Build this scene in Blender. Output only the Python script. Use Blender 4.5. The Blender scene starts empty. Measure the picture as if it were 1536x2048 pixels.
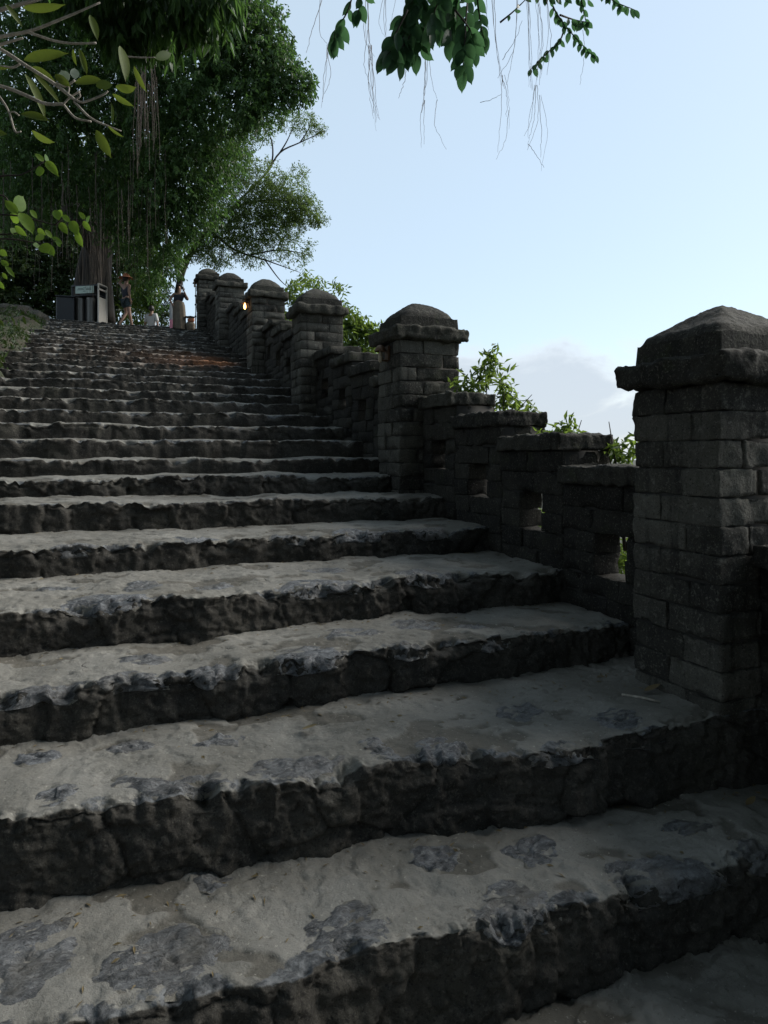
import bpy, math, random
import numpy as np
from mathutils import Vector, Matrix, Euler

# ------------------------------------------------------------------ camera, world, sun, exposure
TH = math.radians(22.0)          # the camera looks 22 degrees right of the way up the stairs
FPX, HY, CX = 1365.0, 912.0, 768.0
sc = bpy.context.scene
col = sc.collection
cam_d = bpy.data.cameras.new('camera')
cam = bpy.data.objects.new('camera', cam_d)
col.objects.link(cam)
cam.location = (0, 0, 0)
cam.rotation_euler = (math.radians(90), 0, -TH)
cam_d.sensor_fit = 'VERTICAL'
cam_d.sensor_height = 36.0
cam_d.lens = 36.0 * FPX / 2048.0
cam_d.shift_y = -(1024 - HY) / 2048.0
cam_d.clip_start = 0.05
cam_d.clip_end = 20000
sc.camera = cam
sc.cycles.use_denoising = True
sc.view_settings.view_transform = 'Standard'
sc.view_settings.look = 'None'
sc.view_settings.exposure = 1.75
sc.view_settings.gamma = 1.0
sc.view_settings.use_curve_mapping = False

SUN_EL, SUN_AZ = math.radians(34), math.radians(90)      # azimuth from +Y (up the stairs) towards +X (the wall)
world = bpy.data.worlds.new('World')
sc.world = world
world.use_nodes = True
nt = world.node_tree
nt.nodes.clear()
def wn(t, **kw):
    n = nt.nodes.new(t)
    for k, v in kw.items():
        setattr(n, k, v)
    return n
sky = wn('ShaderNodeTexSky', sky_type='NISHITA', sun_disc=False)
sky.sun_elevation = SUN_EL
sky.sun_rotation = SUN_AZ
sky.altitude = 300
sky.air_density = 1.0
sky.dust_density = 1.0
sky.ozone_density = 2.2
tc = wn('ShaderNodeTexCoord')
mp = wn('ShaderNodeMapping')
mp.inputs['Scale'].default_value = (4.2, 4.2, 11.0)
mp.inputs['Location'].default_value = (3.37, 3.9, 0.0)
nz = wn('ShaderNodeTexNoise')
nz.inputs['Scale'].default_value = 1.0
nz.inputs['Detail'].default_value = 6
nz.inputs['Roughness'].default_value = 0.6
nz.inputs['Distortion'].default_value = 0.4
sep = wn('ShaderNodeSeparateXYZ')
band = wn('ShaderNodeMapRange', interpolation_type='SMOOTHSTEP')      # clouds thin out with height
band.inputs[1].default_value = 0.09
band.inputs[2].default_value = 0.27
band.inputs[3].default_value = 0.34
band.inputs[4].default_value = -0.45
add = wn('ShaderNodeMath', operation='ADD')
ramp = wn('ShaderNodeMapRange', interpolation_type='SMOOTHSTEP')
ramp.inputs[1].default_value = 0.62
ramp.inputs[2].default_value = 0.84
ramp.inputs[3].default_value = 0.0
ramp.inputs[4].default_value = 0.85
mixc = wn('ShaderNodeMix', data_type='RGBA')
cloud_col = (2.25, 2.64, 3.06, 1)
mixc.inputs[7].default_value = cloud_col
rim = wn('ShaderNodeMix', data_type='RGBA')               # thin cloud edges are warmer and brighter than the grey body
rim.inputs[6].default_value = (3.7, 3.35, 3.25, 1)
rim.inputs[7].default_value = cloud_col
bg = wn('ShaderNodeBackground')
bg.inputs['Strength'].default_value = 0.078
out = wn('ShaderNodeOutputWorld')
L = nt.links.new
L(tc.outputs['Generated'], mp.inputs['Vector']); L(mp.outputs[0], nz.inputs['Vector'])
L(tc.outputs['Generated'], sep.inputs[0]); L(sep.outputs[2], band.inputs[0])
L(nz.outputs[0], add.inputs[0]); L(band.outputs[0], add.inputs[1]); L(add.outputs[0], ramp.inputs[0])
veil = wn('ShaderNodeMix', data_type='RGBA')             # thin even high haze over the whole sky
veil.inputs[0].default_value = 0.72
veil.inputs[7].default_value = (2.62, 3.12, 3.40, 1)
L(sky.outputs[0], veil.inputs[6])
L(ramp.outputs[0], mixc.inputs[0]); L(veil.outputs[2], mixc.inputs[6]); L(ramp.outputs[0], rim.inputs[0]); L(rim.outputs[2], mixc.inputs[7]); L(mixc.outputs[2], bg.inputs[0])
L(bg.outputs[0], out.inputs[0])

sun_d = bpy.data.lights.new('sun', 'SUN')
sun_d.energy = 1.5
sun_d.angle = math.radians(35)
sun_d.color = (1.0, 0.95, 0.88)
sun = bpy.data.objects.new('sun', sun_d)
col.objects.link(sun)
sdir = Vector((math.sin(SUN_AZ) * math.cos(SUN_EL), math.cos(SUN_AZ) * math.cos(SUN_EL), math.sin(SUN_EL)))
sun.rotation_euler = sdir.to_track_quat('Z', 'Y').to_euler()

# ------------------------------------------------------------------ helpers
rng = np.random.default_rng(7)
random.seed(7)
CT, ST = math.cos(TH), math.sin(TH)
def W(px, py, d):
    r = (px - CX) / FPX * d
    return np.array([d * ST + r * CT, d * CT - r * ST, (HY - py) / FPX * d])

P_ = rng.permutation(256)
P_ = np.concatenate([P_, P_, P_])
G_ = rng.normal(size=(256, 3))
G_ /= np.linalg.norm(G_, axis=1)[:, None]
def pn(x, y, z):
    x, y, z = np.broadcast_arrays(np.asarray(x, float), np.asarray(y, float), np.asarray(z, float))
    xi, yi, zi = np.floor(x).astype(int), np.floor(y).astype(int), np.floor(z).astype(int)
    xf, yf, zf = x - xi, y - yi, z - zi
    u, v, w = [a * a * a * (a * (a * 6 - 15) + 10) for a in (xf, yf, zf)]
    xi &= 255; yi &= 255; zi &= 255
    def g(a, b, c):
        h = P_[P_[P_[xi + a] + yi + b] + zi + c]
        gg = G_[h]
        return gg[..., 0] * (xf - a) + gg[..., 1] * (yf - b) + gg[..., 2] * (zf - c)
    def lp(a, b, t): return a + t * (b - a)
    return 1.6 * lp(lp(lp(g(0,0,0), g(1,0,0), u), lp(g(0,1,0), g(1,1,0), u), v),
                    lp(lp(g(0,0,1), g(1,0,1), u), lp(g(0,1,1), g(1,1,1), u), v), w)
def fbm(x, y, z, o=4, gain=0.5):
    s, a, f = 0, 1.0, 1.0
    for k in range(o):
        s = s + a * pn(np.asarray(x) * f + 13.7 * k, np.asarray(y) * f + 7.1 * k, np.asarray(z) * f + 3.3 * k)
        a *= gain; f *= 2.03
    return s
def ridged(x, y, z, o=4, gain=0.5):
    s, a, f = 0, 1.0, 1.0
    for k in range(o):
        s = s + a * (0.5 - np.abs(pn(np.asarray(x) * f + 5.7 * k, np.asarray(y) * f + 9.1 * k, np.asarray(z) * f + 1.3 * k)))
        a *= gain; f *= 2.1
    return s
def cells(x, y, seed):
    x, y = np.broadcast_arrays(np.asarray(x, float), np.asarray(y, float))
    xi, yi = np.floor(x).astype(int), np.floor(y).astype(int)
    f1 = np.full(x.shape, 9.0); f2 = np.full(x.shape, 9.0); cid = np.zeros(x.shape); tx = np.zeros(x.shape); ty = np.zeros(x.shape)
    for a in (-1, 0, 1):
        for b in (-1, 0, 1):
            h = P_[P_[(xi + a + seed * 31) & 255] + ((yi + b) & 255)]
            jx = P_[h + 17] / 256.0; jy = P_[h + 91] / 256.0; v = P_[h + 201] / 256.0
            ex, ey = x - (xi + a + .15 + .7 * jx), y - (yi + b + .15 + .7 * jy)
            d = np.hypot(ex, ey)
            c = d < f1
            f2 = np.where(c, f1, np.minimum(f2, d)); f1 = np.where(c, d, f1); cid = np.where(c, v, cid)
            tx = np.where(c, ex * (jy - .5), tx); ty = np.where(c, ey * (jx - .4), ty)
    return f1, f2, cid, tx + ty

def mesh_np(name, V, F, smooth=True, attrs=None):
    """V (n,3); F list of index arrays, each (m,3) or (m,4)"""
    V = np.asarray(V, np.float32)
    if not isinstance(F, list): F = [F]
    F = [np.asarray(f, np.int32) for f in F if len(f)]
    me = bpy.data.meshes.new(name)
    me.vertices.add(len(V)); me.vertices.foreach_set('co', V.ravel())
    tot = np.concatenate([np.full(len(f), f.shape[1], np.int32) for f in F])
    idx = np.concatenate([f.ravel() for f in F])
    me.loops.add(len(idx)); me.loops.foreach_set('vertex_index', idx)
    me.polygons.add(len(tot))
    st = np.zeros(len(tot), np.int32); st[1:] = np.cumsum(tot)[:-1]
    me.polygons.foreach_set('loop_start', st)
    me.polygons.foreach_set('loop_total', tot)
    me.update(calc_edges=True)
    me.polygons.foreach_set('use_smooth', np.full(len(tot), smooth))
    if attrs:
        for k, v in attrs.items():
            a = me.attributes.new(k, 'FLOAT', 'POINT')
            a.data.foreach_set('value', np.asarray(v, np.float32))
    me.validate()
    return me
def link(name, me, mat=None, parent=None, loc=None, label=None, cat=None, group=None, kind=None):
    o = bpy.data.objects.new(name, me)
    col.objects.link(o)
    if mat is not None and me is not None and len(me.materials) == 0: me.materials.append(mat)
    if parent is not None: o.parent = parent
    if loc is not None: o.location = loc
    if label: o['label'] = label
    if cat: o['category'] = cat
    if group: o['group'] = group
    if kind: o['kind'] = kind
    return o
def empty(name, loc, label=None, cat=None, group=None, kind=None):
    return link(name, None, None, None, loc, label, cat, group, kind)
def join(parts):
    Vs, Q, T, n = [], [], [], 0
    for V, F in parts:
        V = np.asarray(V, float); Vs.append(V)
        for f in (F if isinstance(F, list) else [F]):
            f = np.asarray(f, int)
            if len(f) == 0: continue
            (Q if f.shape[1] == 4 else T).append(f + n)
        n += len(V)
    F = []
    if Q: F.append(np.concatenate(Q))
    if T: F.append(np.concatenate(T))
    return np.concatenate(Vs), F
def grid_faces(nu, nv, flip=False):
    i = np.arange(nu * nv).reshape(nu, nv)
    a, b, c, d = i[:-1, :-1].ravel(), i[1:, :-1].ravel(), i[1:, 1:].ravel(), i[:-1, 1:].ravel()
    return np.stack([a, d, c, b] if flip else [a, b, c, d], 1)
def tube(pts, rad, n=6, cap=True):
    pts = np.asarray(pts, float); m = len(pts)
    rad = np.broadcast_to(np.asarray(rad, float), (m,))
    tg = np.gradient(pts, axis=0); tg /= np.linalg.norm(tg, axis=1)[:, None] + 1e-9
    ref = np.array([0, 0, 1.0]) if abs(tg[0][2]) < .9 else np.array([1.0, 0, 0])
    V = []
    a = np.arange(n) / n * 2 * math.pi
    u = np.cross(tg[0], ref); u /= np.linalg.norm(u)
    for k in range(m):
        u = u - tg[k] * np.dot(u, tg[k]); u /= np.linalg.norm(u) + 1e-9
        v = np.cross(tg[k], u)
        V.append(pts[k] + rad[k] * (np.cos(a)[:, None] * u + np.sin(a)[:, None] * v))
    V = np.concatenate(V)
    q = []
    for k in range(m - 1):
        for j in range(n):
            q.append((k*n+j, k*n+(j+1) % n, (k+1)*n+(j+1) % n, (k+1)*n+j))
    t = []
    if cap:
        V = np.concatenate([V, pts[:1], pts[-1:]])
        for j in range(n):
            t.append((m*n, (j+1) % n, j)); t.append((m*n+1, (m-1)*n+j, (m-1)*n+(j+1) % n))
    return V, [np.array(q, int), np.array(t, int).reshape(-1, 3)]
def smooth_path(pts, k=5):
    pts = np.asarray(pts, float)
    if len(pts) < 3:
        t = np.linspace(0, 1, k + 1)[:, None]
        return pts[0] * (1 - t) + pts[-1] * t
    P = np.concatenate([[2 * pts[0] - pts[1]], pts, [2 * pts[-1] - pts[-2]]])
    o = []
    for i in range(1, len(P) - 2):
        for t in np.arange(k) / k:
            a, b, c, d = P[i-1], P[i], P[i+1], P[i+2]
            o.append(.5 * (2*b + (c-a)*t + (2*a-5*b+4*c-d)*t*t + (3*b-a-3*c+d)*t**3))
    o.append(pts[-1])
    return np.array(o)
def cube_grid(nx, ny, nz):
    """closed grid on the unit cube surface [-1,1]^3"""
    Vs, Fs, n = [], [], 0
    for ax, (na, nb) in ((0, (ny, nz)), (1, (nz, nx)), (2, (nx, ny))):
        for s in (-1, 1):
            a, b = np.meshgrid(np.linspace(-1, 1, na + 1), np.linspace(-1, 1, nb + 1), indexing='ij')
            V = np.zeros((a.size, 3)); V[:, ax] = s; V[:, (ax+1) % 3] = a.ravel(); V[:, (ax+2) % 3] = b.ravel()
            Vs.append(V); Fs.append(grid_faces(na + 1, nb + 1, flip=(s < 0)) + n); n += len(V)
    V = np.concatenate(Vs); F = np.concatenate(Fs)
    key = np.round(V * 1e5).astype(int)
    u, first, inv = np.unique(key, axis=0, return_index=True, return_inverse=True)
    return V[first], inv.ravel()[F]
def rbox(c, h, r=0.02, res=0.05, amp=0.006, nf=6.0, shear=None, off=None):
    """worn block: centre c, half sizes h, edge radius r, lumpy by amp"""
    c, h = np.asarray(c, float), np.asarray(h, float)
    n = [max(3, min(40, int(round(2 * q / res)))) for q in h]
    U, F = cube_grid(*n)
    r = min(r, h.min() * .9)
    # push the outer grid line in so that the rounding gets its own vertices
    p = U * h
    for k in range(3):
        e = h[k] - r
        p[:, k] = np.where(np.abs(U[:, k]) > .999, p[:, k], U[:, k] / (1 - 2 / n[k]) * e)
    q = np.clip(p, -(h - r), h - r)
    d = p - q
    nd = np.linalg.norm(d, axis=1)[:, None] + 1e-9
    nrm = d / nd
    p = q + nrm * r
    w = p + c
    if amp:
        o = fbm(w[:, 0] * nf, w[:, 1] * nf, w[:, 2] * nf, 4, .62)
        o2 = np.minimum(0, fbm(w[:, 0] * 3.1 + 9, w[:, 1] * 3.1, w[:, 2] * 3.1, 2) - .1)
        edge = (np.abs(nrm) > .2).sum(1) > 1
        p = p + nrm * (amp * o + np.where(edge, amp * 1.3 * o2, amp * .6 * o2))[:, None]
    return p + c, F
def box(c, h):
    V, F = cube_grid(1, 1, 1)
    return V * np.asarray(h) + np.asarray(c), F

# ------------------------------------------------------------------ materials
def mat(name):
    m = bpy.data.materials.new(name); m.use_nodes = True
    t = m.node_tree; t.nodes.clear()
    o = t.nodes.new('ShaderNodeOutputMaterial')
    b = t.nodes.new('ShaderNodeBsdfPrincipled')
    t.links.new(b.outputs[0], o.inputs[0])
    return m, t, b, o
def nd(t, typ, ins=None, **kw):
    n = t.nodes.new(typ)
    for k, v in kw.items(): setattr(n, k, v)
    for k, v in (ins or {}).items():
        if hasattr(v, 'is_output'): t.links.new(v, n.inputs[k])
        else: n.inputs[k].default_value = v
    return n
def noise(t, vec, s, d=4, r=.55, dist=0.0):
    return nd(t, 'ShaderNodeTexNoise', {'Vector': vec, 'Scale': s, 'Detail': d, 'Roughness': r, 'Distortion': dist}).outputs[0]
def rng_(t, v, a, b, c=0.0, d=1.0):
    return nd(t, 'ShaderNodeMapRange', {0: v, 1: a, 2: b, 3: c, 4: d}, interpolation_type='SMOOTHSTEP').outputs[0]
def mix(t, f, a, b):
    n = nd(t, 'ShaderNodeMix', {}, data_type='RGBA')
    for k, v in ((0, f), (6, a), (7, b)):
        if hasattr(v, 'is_output'): t.links.new(v, n.inputs[k])
        else: n.inputs[k].default_value = v if k == 0 else (*v, 1) if len(v) == 3 else v
    return n.outputs[2]
def mth(t, op, a, b=0.0):
    return nd(t, 'ShaderNodeMath', {0: a, 1: b}, operation=op).outputs[0]
def bump(t, h, s, dist, nrm=None):
    n = nd(t, 'ShaderNodeBump', {'Height': h, 'Strength': s, 'Distance': dist})
    if nrm is not None: t.links.new(nrm, n.inputs['Normal'])
    return n.outputs[0]

def m_step():
    m, t, b, o = mat('worn_cement_over_stone')
    pos = nd(t, 'ShaderNodeNewGeometry').outputs['Position']
    at = nd(t, 'ShaderNodeAttribute', attribute_name='tread').outputs['Fac']
    n1 = noise(t, pos, 2.2, 6, .6); n2 = noise(t, pos, 11, 6, .65); n3 = noise(t, pos, 60, 5, .7); n4 = noise(t, pos, 1.1, 3)
    tread = mix(t, rng_(t, n1, .3, .7), (.145, .141, .124), (.226, .221, .200))
    tread = mix(t, rng_(t, n2, .56, .74, 0, .6), tread, (.105, .098, .082))
    tread = mix(t, rng_(t, n3, .62, .75, 0, .5), tread, (.07, .066, .056))
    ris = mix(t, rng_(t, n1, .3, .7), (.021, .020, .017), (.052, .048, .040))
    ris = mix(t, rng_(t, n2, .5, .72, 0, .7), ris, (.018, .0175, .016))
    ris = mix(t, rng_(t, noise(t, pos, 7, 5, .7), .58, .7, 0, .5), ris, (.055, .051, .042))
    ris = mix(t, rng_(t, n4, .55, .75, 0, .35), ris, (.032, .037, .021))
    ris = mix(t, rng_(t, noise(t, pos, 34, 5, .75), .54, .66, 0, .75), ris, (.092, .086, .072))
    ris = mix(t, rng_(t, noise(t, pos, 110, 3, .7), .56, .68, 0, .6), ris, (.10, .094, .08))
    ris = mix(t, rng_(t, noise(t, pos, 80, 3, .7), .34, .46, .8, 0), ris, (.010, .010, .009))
    fa = nd(t, 'ShaderNodeAttribute', attribute_name='flake').outputs['Fac']
    tread = mix(t, mth(t, 'MULTIPLY', fa, .8), tread, mix(t, n3, (.055, .051, .043), (.125, .116, .095)))
    wv = nd(t, 'ShaderNodeMix', {0: .12, 6: (0, 0, 0, 1)}, data_type='RGBA')
    t.links.new(pos, wv.inputs[6]); t.links.new(nd(t, 'ShaderNodeTexNoise', {'Vector': pos, 'Scale': 4.0, 'Detail': 4.0}).outputs[1], wv.inputs[7])
    ve = nd(t, 'ShaderNodeTexVoronoi', {'Vector': wv.outputs[2], 'Scale': 2.6}, feature='DISTANCE_TO_EDGE').outputs[0]
    crack = mth(t, 'MULTIPLY', rng_(t, ve, .0, .009, 1, 0), rng_(t, noise(t, pos, 2.3, 4), .62, .72))
    crack = mth(t, 'MULTIPLY', crack, at)
    tread = mix(t, mth(t, 'MULTIPLY', crack, .6), tread, (.030, .028, .024))
    fn = noise(t, pos, 5.5, 5, .6); fr = mth(t, 'FRACT', mth(t, 'DIVIDE', fn, .045))
    ln = mth(t, 'MULTIPLY', rng_(t, fr, 0, .16, 1, 0), rng_(t, noise(t, pos, 3.4, 4, .6), .47, .60))
    tread = mix(t, mth(t, 'MULTIPLY', ln, .55), tread, (.045, .042, .036))
    tread = mix(t, rng_(t, noise(t, pos, 27, 5, .7), .60, .70, 0, .65), tread, (.075, .071, .060))
    tread = mix(t, rng_(t, noise(t, pos, 48, 3, .6), .64, .70, 0, .6), tread, (.34, .33, .29))
    no = nd(t, 'ShaderNodeAttribute', attribute_name='nose').outputs['Fac']
    bare = mix(t, rng_(t, noise(t, pos, 16, 6, .7, .5), .36, .64), (.030, .033, .036), (.155, .163, .168))
    bk = mth(t, 'ADD', no, mth(t, 'MULTIPLY', mth(t, 'SUBTRACT', noise(t, pos, 4.5, 6, .62), .5), 3.2))
    tread = mix(t, rng_(t, bk, .95, 1.10), tread, bare)
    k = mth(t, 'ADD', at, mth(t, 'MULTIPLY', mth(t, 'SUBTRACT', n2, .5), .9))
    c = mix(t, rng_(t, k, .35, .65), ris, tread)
    t.links.new(c, b.inputs['Base Color'])
    b.inputs['Roughness'].default_value = .82
    b.inputs['Specular IOR Level'].default_value = .3
    h = bump(t, noise(t, pos, 26, 6, .7), .55, .012)
    cr = nd(t, 'ShaderNodeTexVoronoi', {'Vector': pos, 'Scale': 3.3, 'Randomness': 1.0}, feature='DISTANCE_TO_EDGE')
    h = bump(t, mth(t, 'SNAP', noise(t, pos, 5.5, 5, .6), .045), .9, .045, h)
    h = bump(t, mth(t, 'SNAP', noise(t, pos, 15, 4, .6), .07), .7, .02, h)
    h = bump(t, n3, .6, .005, h)
    h = bump(t, mth(t, 'SUBTRACT', 1.0, crack), .8, .01, h)
    h = bump(t, noise(t, pos, 190, 3, .6), .5, .002, h)
    t.links.new(h, b.inputs['Normal'])
    return m
def m_rock():
    m, t, b, o = mat('exposed_blue_grey_rock')
    pos = nd(t, 'ShaderNodeNewGeometry').outputs['Position']
    st = nd(t, 'ShaderNodeMapping', {'Vector': pos, 'Scale': (1, 1.9, 1), 'Rotation': (0, 0, .35)}).outputs[0]
    n1 = noise(t, st, 11, 6, .65, .9); n2 = noise(t, st, 42, 6, .72, .5); n0 = noise(t, pos, 3.1, 4)
    c = mix(t, rng_(t, n1, .34, .66), (.048, .053, .060), (.175, .187, .200))
    c = mix(t, rng_(t, n2, .52, .66, 0, .8), c, (.29, .30, .30))
    c = mix(t, rng_(t, n2, .34, .46, .85, 0), c, (.018, .019, .021))
    c = mix(t, rng_(t, n0, .52, .70, 0, .6), c, (.13, .122, .10))
    core = nd(t, 'ShaderNodeAttribute', attribute_name='core').outputs['Fac']
    k = mth(t, 'ADD', core, mth(t, 'MULTIPLY', mth(t, 'SUBTRACT', noise(t, pos, 13, 6, .66), .5), 2.6))
    cem = mix(t, noise(t, pos, 9, 5, .65), (.125, .118, .098), (.235, .225, .192))
    rnd = nd(t, 'ShaderNodeObjectInfo').outputs['Random']
    c = mix(t, mth(t, 'MULTIPLY', rnd, .45), c, (.085, .080, .068))
    c = mix(t, rng_(t, k, .34, .52), cem, c)
    t.links.new(c, b.inputs['Base Color'])
    t.links.new(rng_(t, n1, .3, .7, .34, .56), b.inputs['Roughness'])
    h = bump(t, n1, .9, .03); h = bump(t, n2, .9, .012, h); h = bump(t, noise(t, pos, 150, 4, .7), .5, .002, h)
    t.links.new(h, b.inputs['Normal'])
    return m
def m_stone(name, dark, light, lich, lich_amt=.5, moss=.25):
    m, t, b, o = mat(name)
    pos = nd(t, 'ShaderNodeNewGeometry').outputs['Position']
    rnd = nd(t, 'ShaderNodeObjectInfo').outputs['Random']
    n1 = noise(t, pos, 2.6, 6, .6, .3); n2 = noise(t, pos, 14, 6, .7); n3 = noise(t, pos, 70, 4, .7)
    st = nd(t, 'ShaderNodeMapping', {'Vector': pos, 'Scale': (14, 14, 1.1)})
    streak = noise(t, st.outputs[0], 1.0, 4, .6)
    c = mix(t, rng_(t, n1, .28, .72), dark, light)
    c = mix(t, rng_(t, rnd, .35, 1.0, 0, .65), c, tuple(.65 * q for q in lich))
    c = mix(t, rng_(t, rnd, .0, .35, .55, 0), c, tuple(.6 * q for q in dark))
    c = mix(t, rng_(t, n2, .54, .70, 0, lich_amt), c, lich)
    c = mix(t, rng_(t, streak, .52, .70, 0, .75), c, (.018, .017, .016))
    c = mix(t, rng_(t, noise(t, pos, 5, 5, .7), .56, .72, 0, moss), c, (.042, .052, .022))
    c = mix(t, rng_(t, n3, .56, .68, 0, .55), c, (.20, .19, .16))
    c = mix(t, rng_(t, noise(t, pos, 34, 5, .75), .56, .66, 0, .5), c, tuple(1.15 * q for q in lich))
    c = mix(t, rng_(t, noise(t, pos, 95, 4, .75), .34, .46, .85, 0), c, (.012, .012, .011))
    t.links.new(c, b.inputs['Base Color'])
    b.inputs['Roughness'].default_value = .9
    b.inputs['Specular IOR Level'].default_value = .2
    h = bump(t, n2, .8, .02); h = bump(t, n3, .8, .006, h); h = bump(t, noise(t, pos, 220, 3), .4, .0015, h)
    t.links.new(h, b.inputs['Normal'])
    return m
def m_leaf(name, a, bcol, trans, tcol, rough=.45, attr=False):
    m, t, b, o = mat(name)
    if attr: r = nd(t, 'ShaderNodeAttribute', attribute_name='rnd').outputs['Fac']
    else: r = nd(t, 'ShaderNodeObjectInfo').outputs['Random']
    c = mix(t, r, a, bcol)
    if not attr:
        pos = nd(t, 'ShaderNodeNewGeometry').outputs['Position']
        c = mix(t, rng_(t, noise(t, pos, 35, 4, .6), .45, .75, 0, .5), c, tuple(.45 * q for q in a))
    t.links.new(c, b.inputs['Base Color'])
    b.inputs['Roughness'].default_value = rough
    b.inputs['Specular IOR Level'].default_value = .22
    tr = nd(t, 'ShaderNodeBsdfTranslucent', {'Color': (*tcol, 1)})
    if attr:
        t.links.new(mix(t, r, tuple(.75 * q for q in tcol), tuple(min(1, 1.25 * q) for q in tcol)), tr.inputs[0])
    ms = nd(t, 'ShaderNodeMixShader', {0: trans})
    t.links.new(b.outputs[0], ms.inputs[1]); t.links.new(tr.outputs[0], ms.inputs[2]); t.links.new(ms.outputs[0], o.inputs[0])
    return m
def m_bark(name, a, bb, scale=10):
    m, t, b, o = mat(name)
    pos = nd(t, 'ShaderNodeNewGeometry').outputs['Position']
    st = nd(t, 'ShaderNodeMapping', {'Vector': pos, 'Scale': (1, 1, .25)})
    n = noise(t, st.outputs[0], scale, 5, .65)
    t.links.new(mix(t, rng_(t, n, .3, .7), a, bb), b.inputs['Base Color'])
    b.inputs['Roughness'].default_value = .85
    t.links.new(bump(t, n, .6, .02), b.inputs['Normal'])
    return m
def m_plain(name, c, rough=.6, metal=0.0, var=.25, scale=12):
    m, t, b, o = mat(name)
    pos = nd(t, 'ShaderNodeNewGeometry').outputs['Position']
    n = noise(t, pos, scale, 4, .6)
    t.links.new(mix(t, n, tuple(q * (1 - var) for q in c), tuple(min(1, q * (1 + var)) for q in c)), b.inputs['Base Color'])
    b.inputs['Roughness'].default_value = rough; b.inputs['Metallic'].default_value = metal
    return m
def m_soil():
    m, t, b, o = mat('leafy_soil')
    pos = nd(t, 'ShaderNodeNewGeometry').outputs['Position']
    n1 = noise(t, pos, 1.5, 6, .65); n2 = noise(t, pos, 18, 5, .7)
    c = mix(t, rng_(t, n1, .35, .65), (.034, .029, .020), (.026, .034, .014))
    c = mix(t, rng_(t, n2, .5, .7, 0, .7), c, (.075, .066, .044))
    t.links.new(c, b.inputs['Base Color']); b.inputs['Roughness'].default_value = .95
    t.links.new(bump(t, n2, .9, .04), b.inputs['Normal'])
    return m
MS = m_step(); MR = m_rock()
MP = m_stone('weathered_pillar_stone', (.034, .033, .029), (.090, .087, .073), (.180, .174, .148), .6, .3)
MW = m_stone('dark_wall_stone', (.014, .0135, .012), (.034, .032, .027), (.066, .063, .051), .45, .35)
MC = m_stone('mossy_coping_stone', (.020, .0195, .017), (.050, .048, .040), (.095, .092, .074), .5, .5)
MM = m_plain('dark_mortar', (.036, .034, .030), .95)
M_FIG = m_leaf('banyan_leaf', (.022, .052, .020), (.056, .100, .032), .34, (.12, .24, .05), .4, True)
M_FIN = m_leaf('fine_tree_leaf', (.045, .075, .028), (.080, .115, .040), .40, (.20, .30, .07), .5, True)
M_BUSH = m_leaf('green_bush_leaf', (.040, .080, .022), (.080, .130, .034), .42, (.25, .36, .06), .45, True)  # leaf colour of the bushes, lighter than the undergrowth
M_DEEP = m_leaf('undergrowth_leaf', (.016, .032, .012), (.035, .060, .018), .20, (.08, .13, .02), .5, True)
M_TOP = m_leaf('hanging_fig_leaf', (.028, .070, .036), (.052, .108, .050), .34, (.10, .24, .09), .35)
M_FRG = m_leaf('broad_yellow_green_leaf', (.036, .070, .016), (.085, .110, .024), .30, (.16, .22, .03), .62)
M_SHR = m_leaf('bright_shrub_leaf', (.045, .105, .015), (.095, .160, .022), .35, (.22, .36, .04), .6)
M_DRY = m_leaf('dry_fallen_leaf', (.13, .10, .05), (.22, .18, .10), .1, (.3, .2, .08), .7)
M_BARK = m_bark('brown_bark', (.012, .0095, .007), (.038, .029, .020))
M_PALE = m_bark('pale_branch_bark', (.26, .24, .20), (.46, .42, .36), 30)
M_ROOT = m_bark('aerial_root', (.040, .030, .022), (.090, .068, .050), 30)
M_THIN = m_bark('thin_pale_aerial_root', (.16, .14, .13), (.30, .26, .24), 30)
M_SOIL = m_soil()

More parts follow.
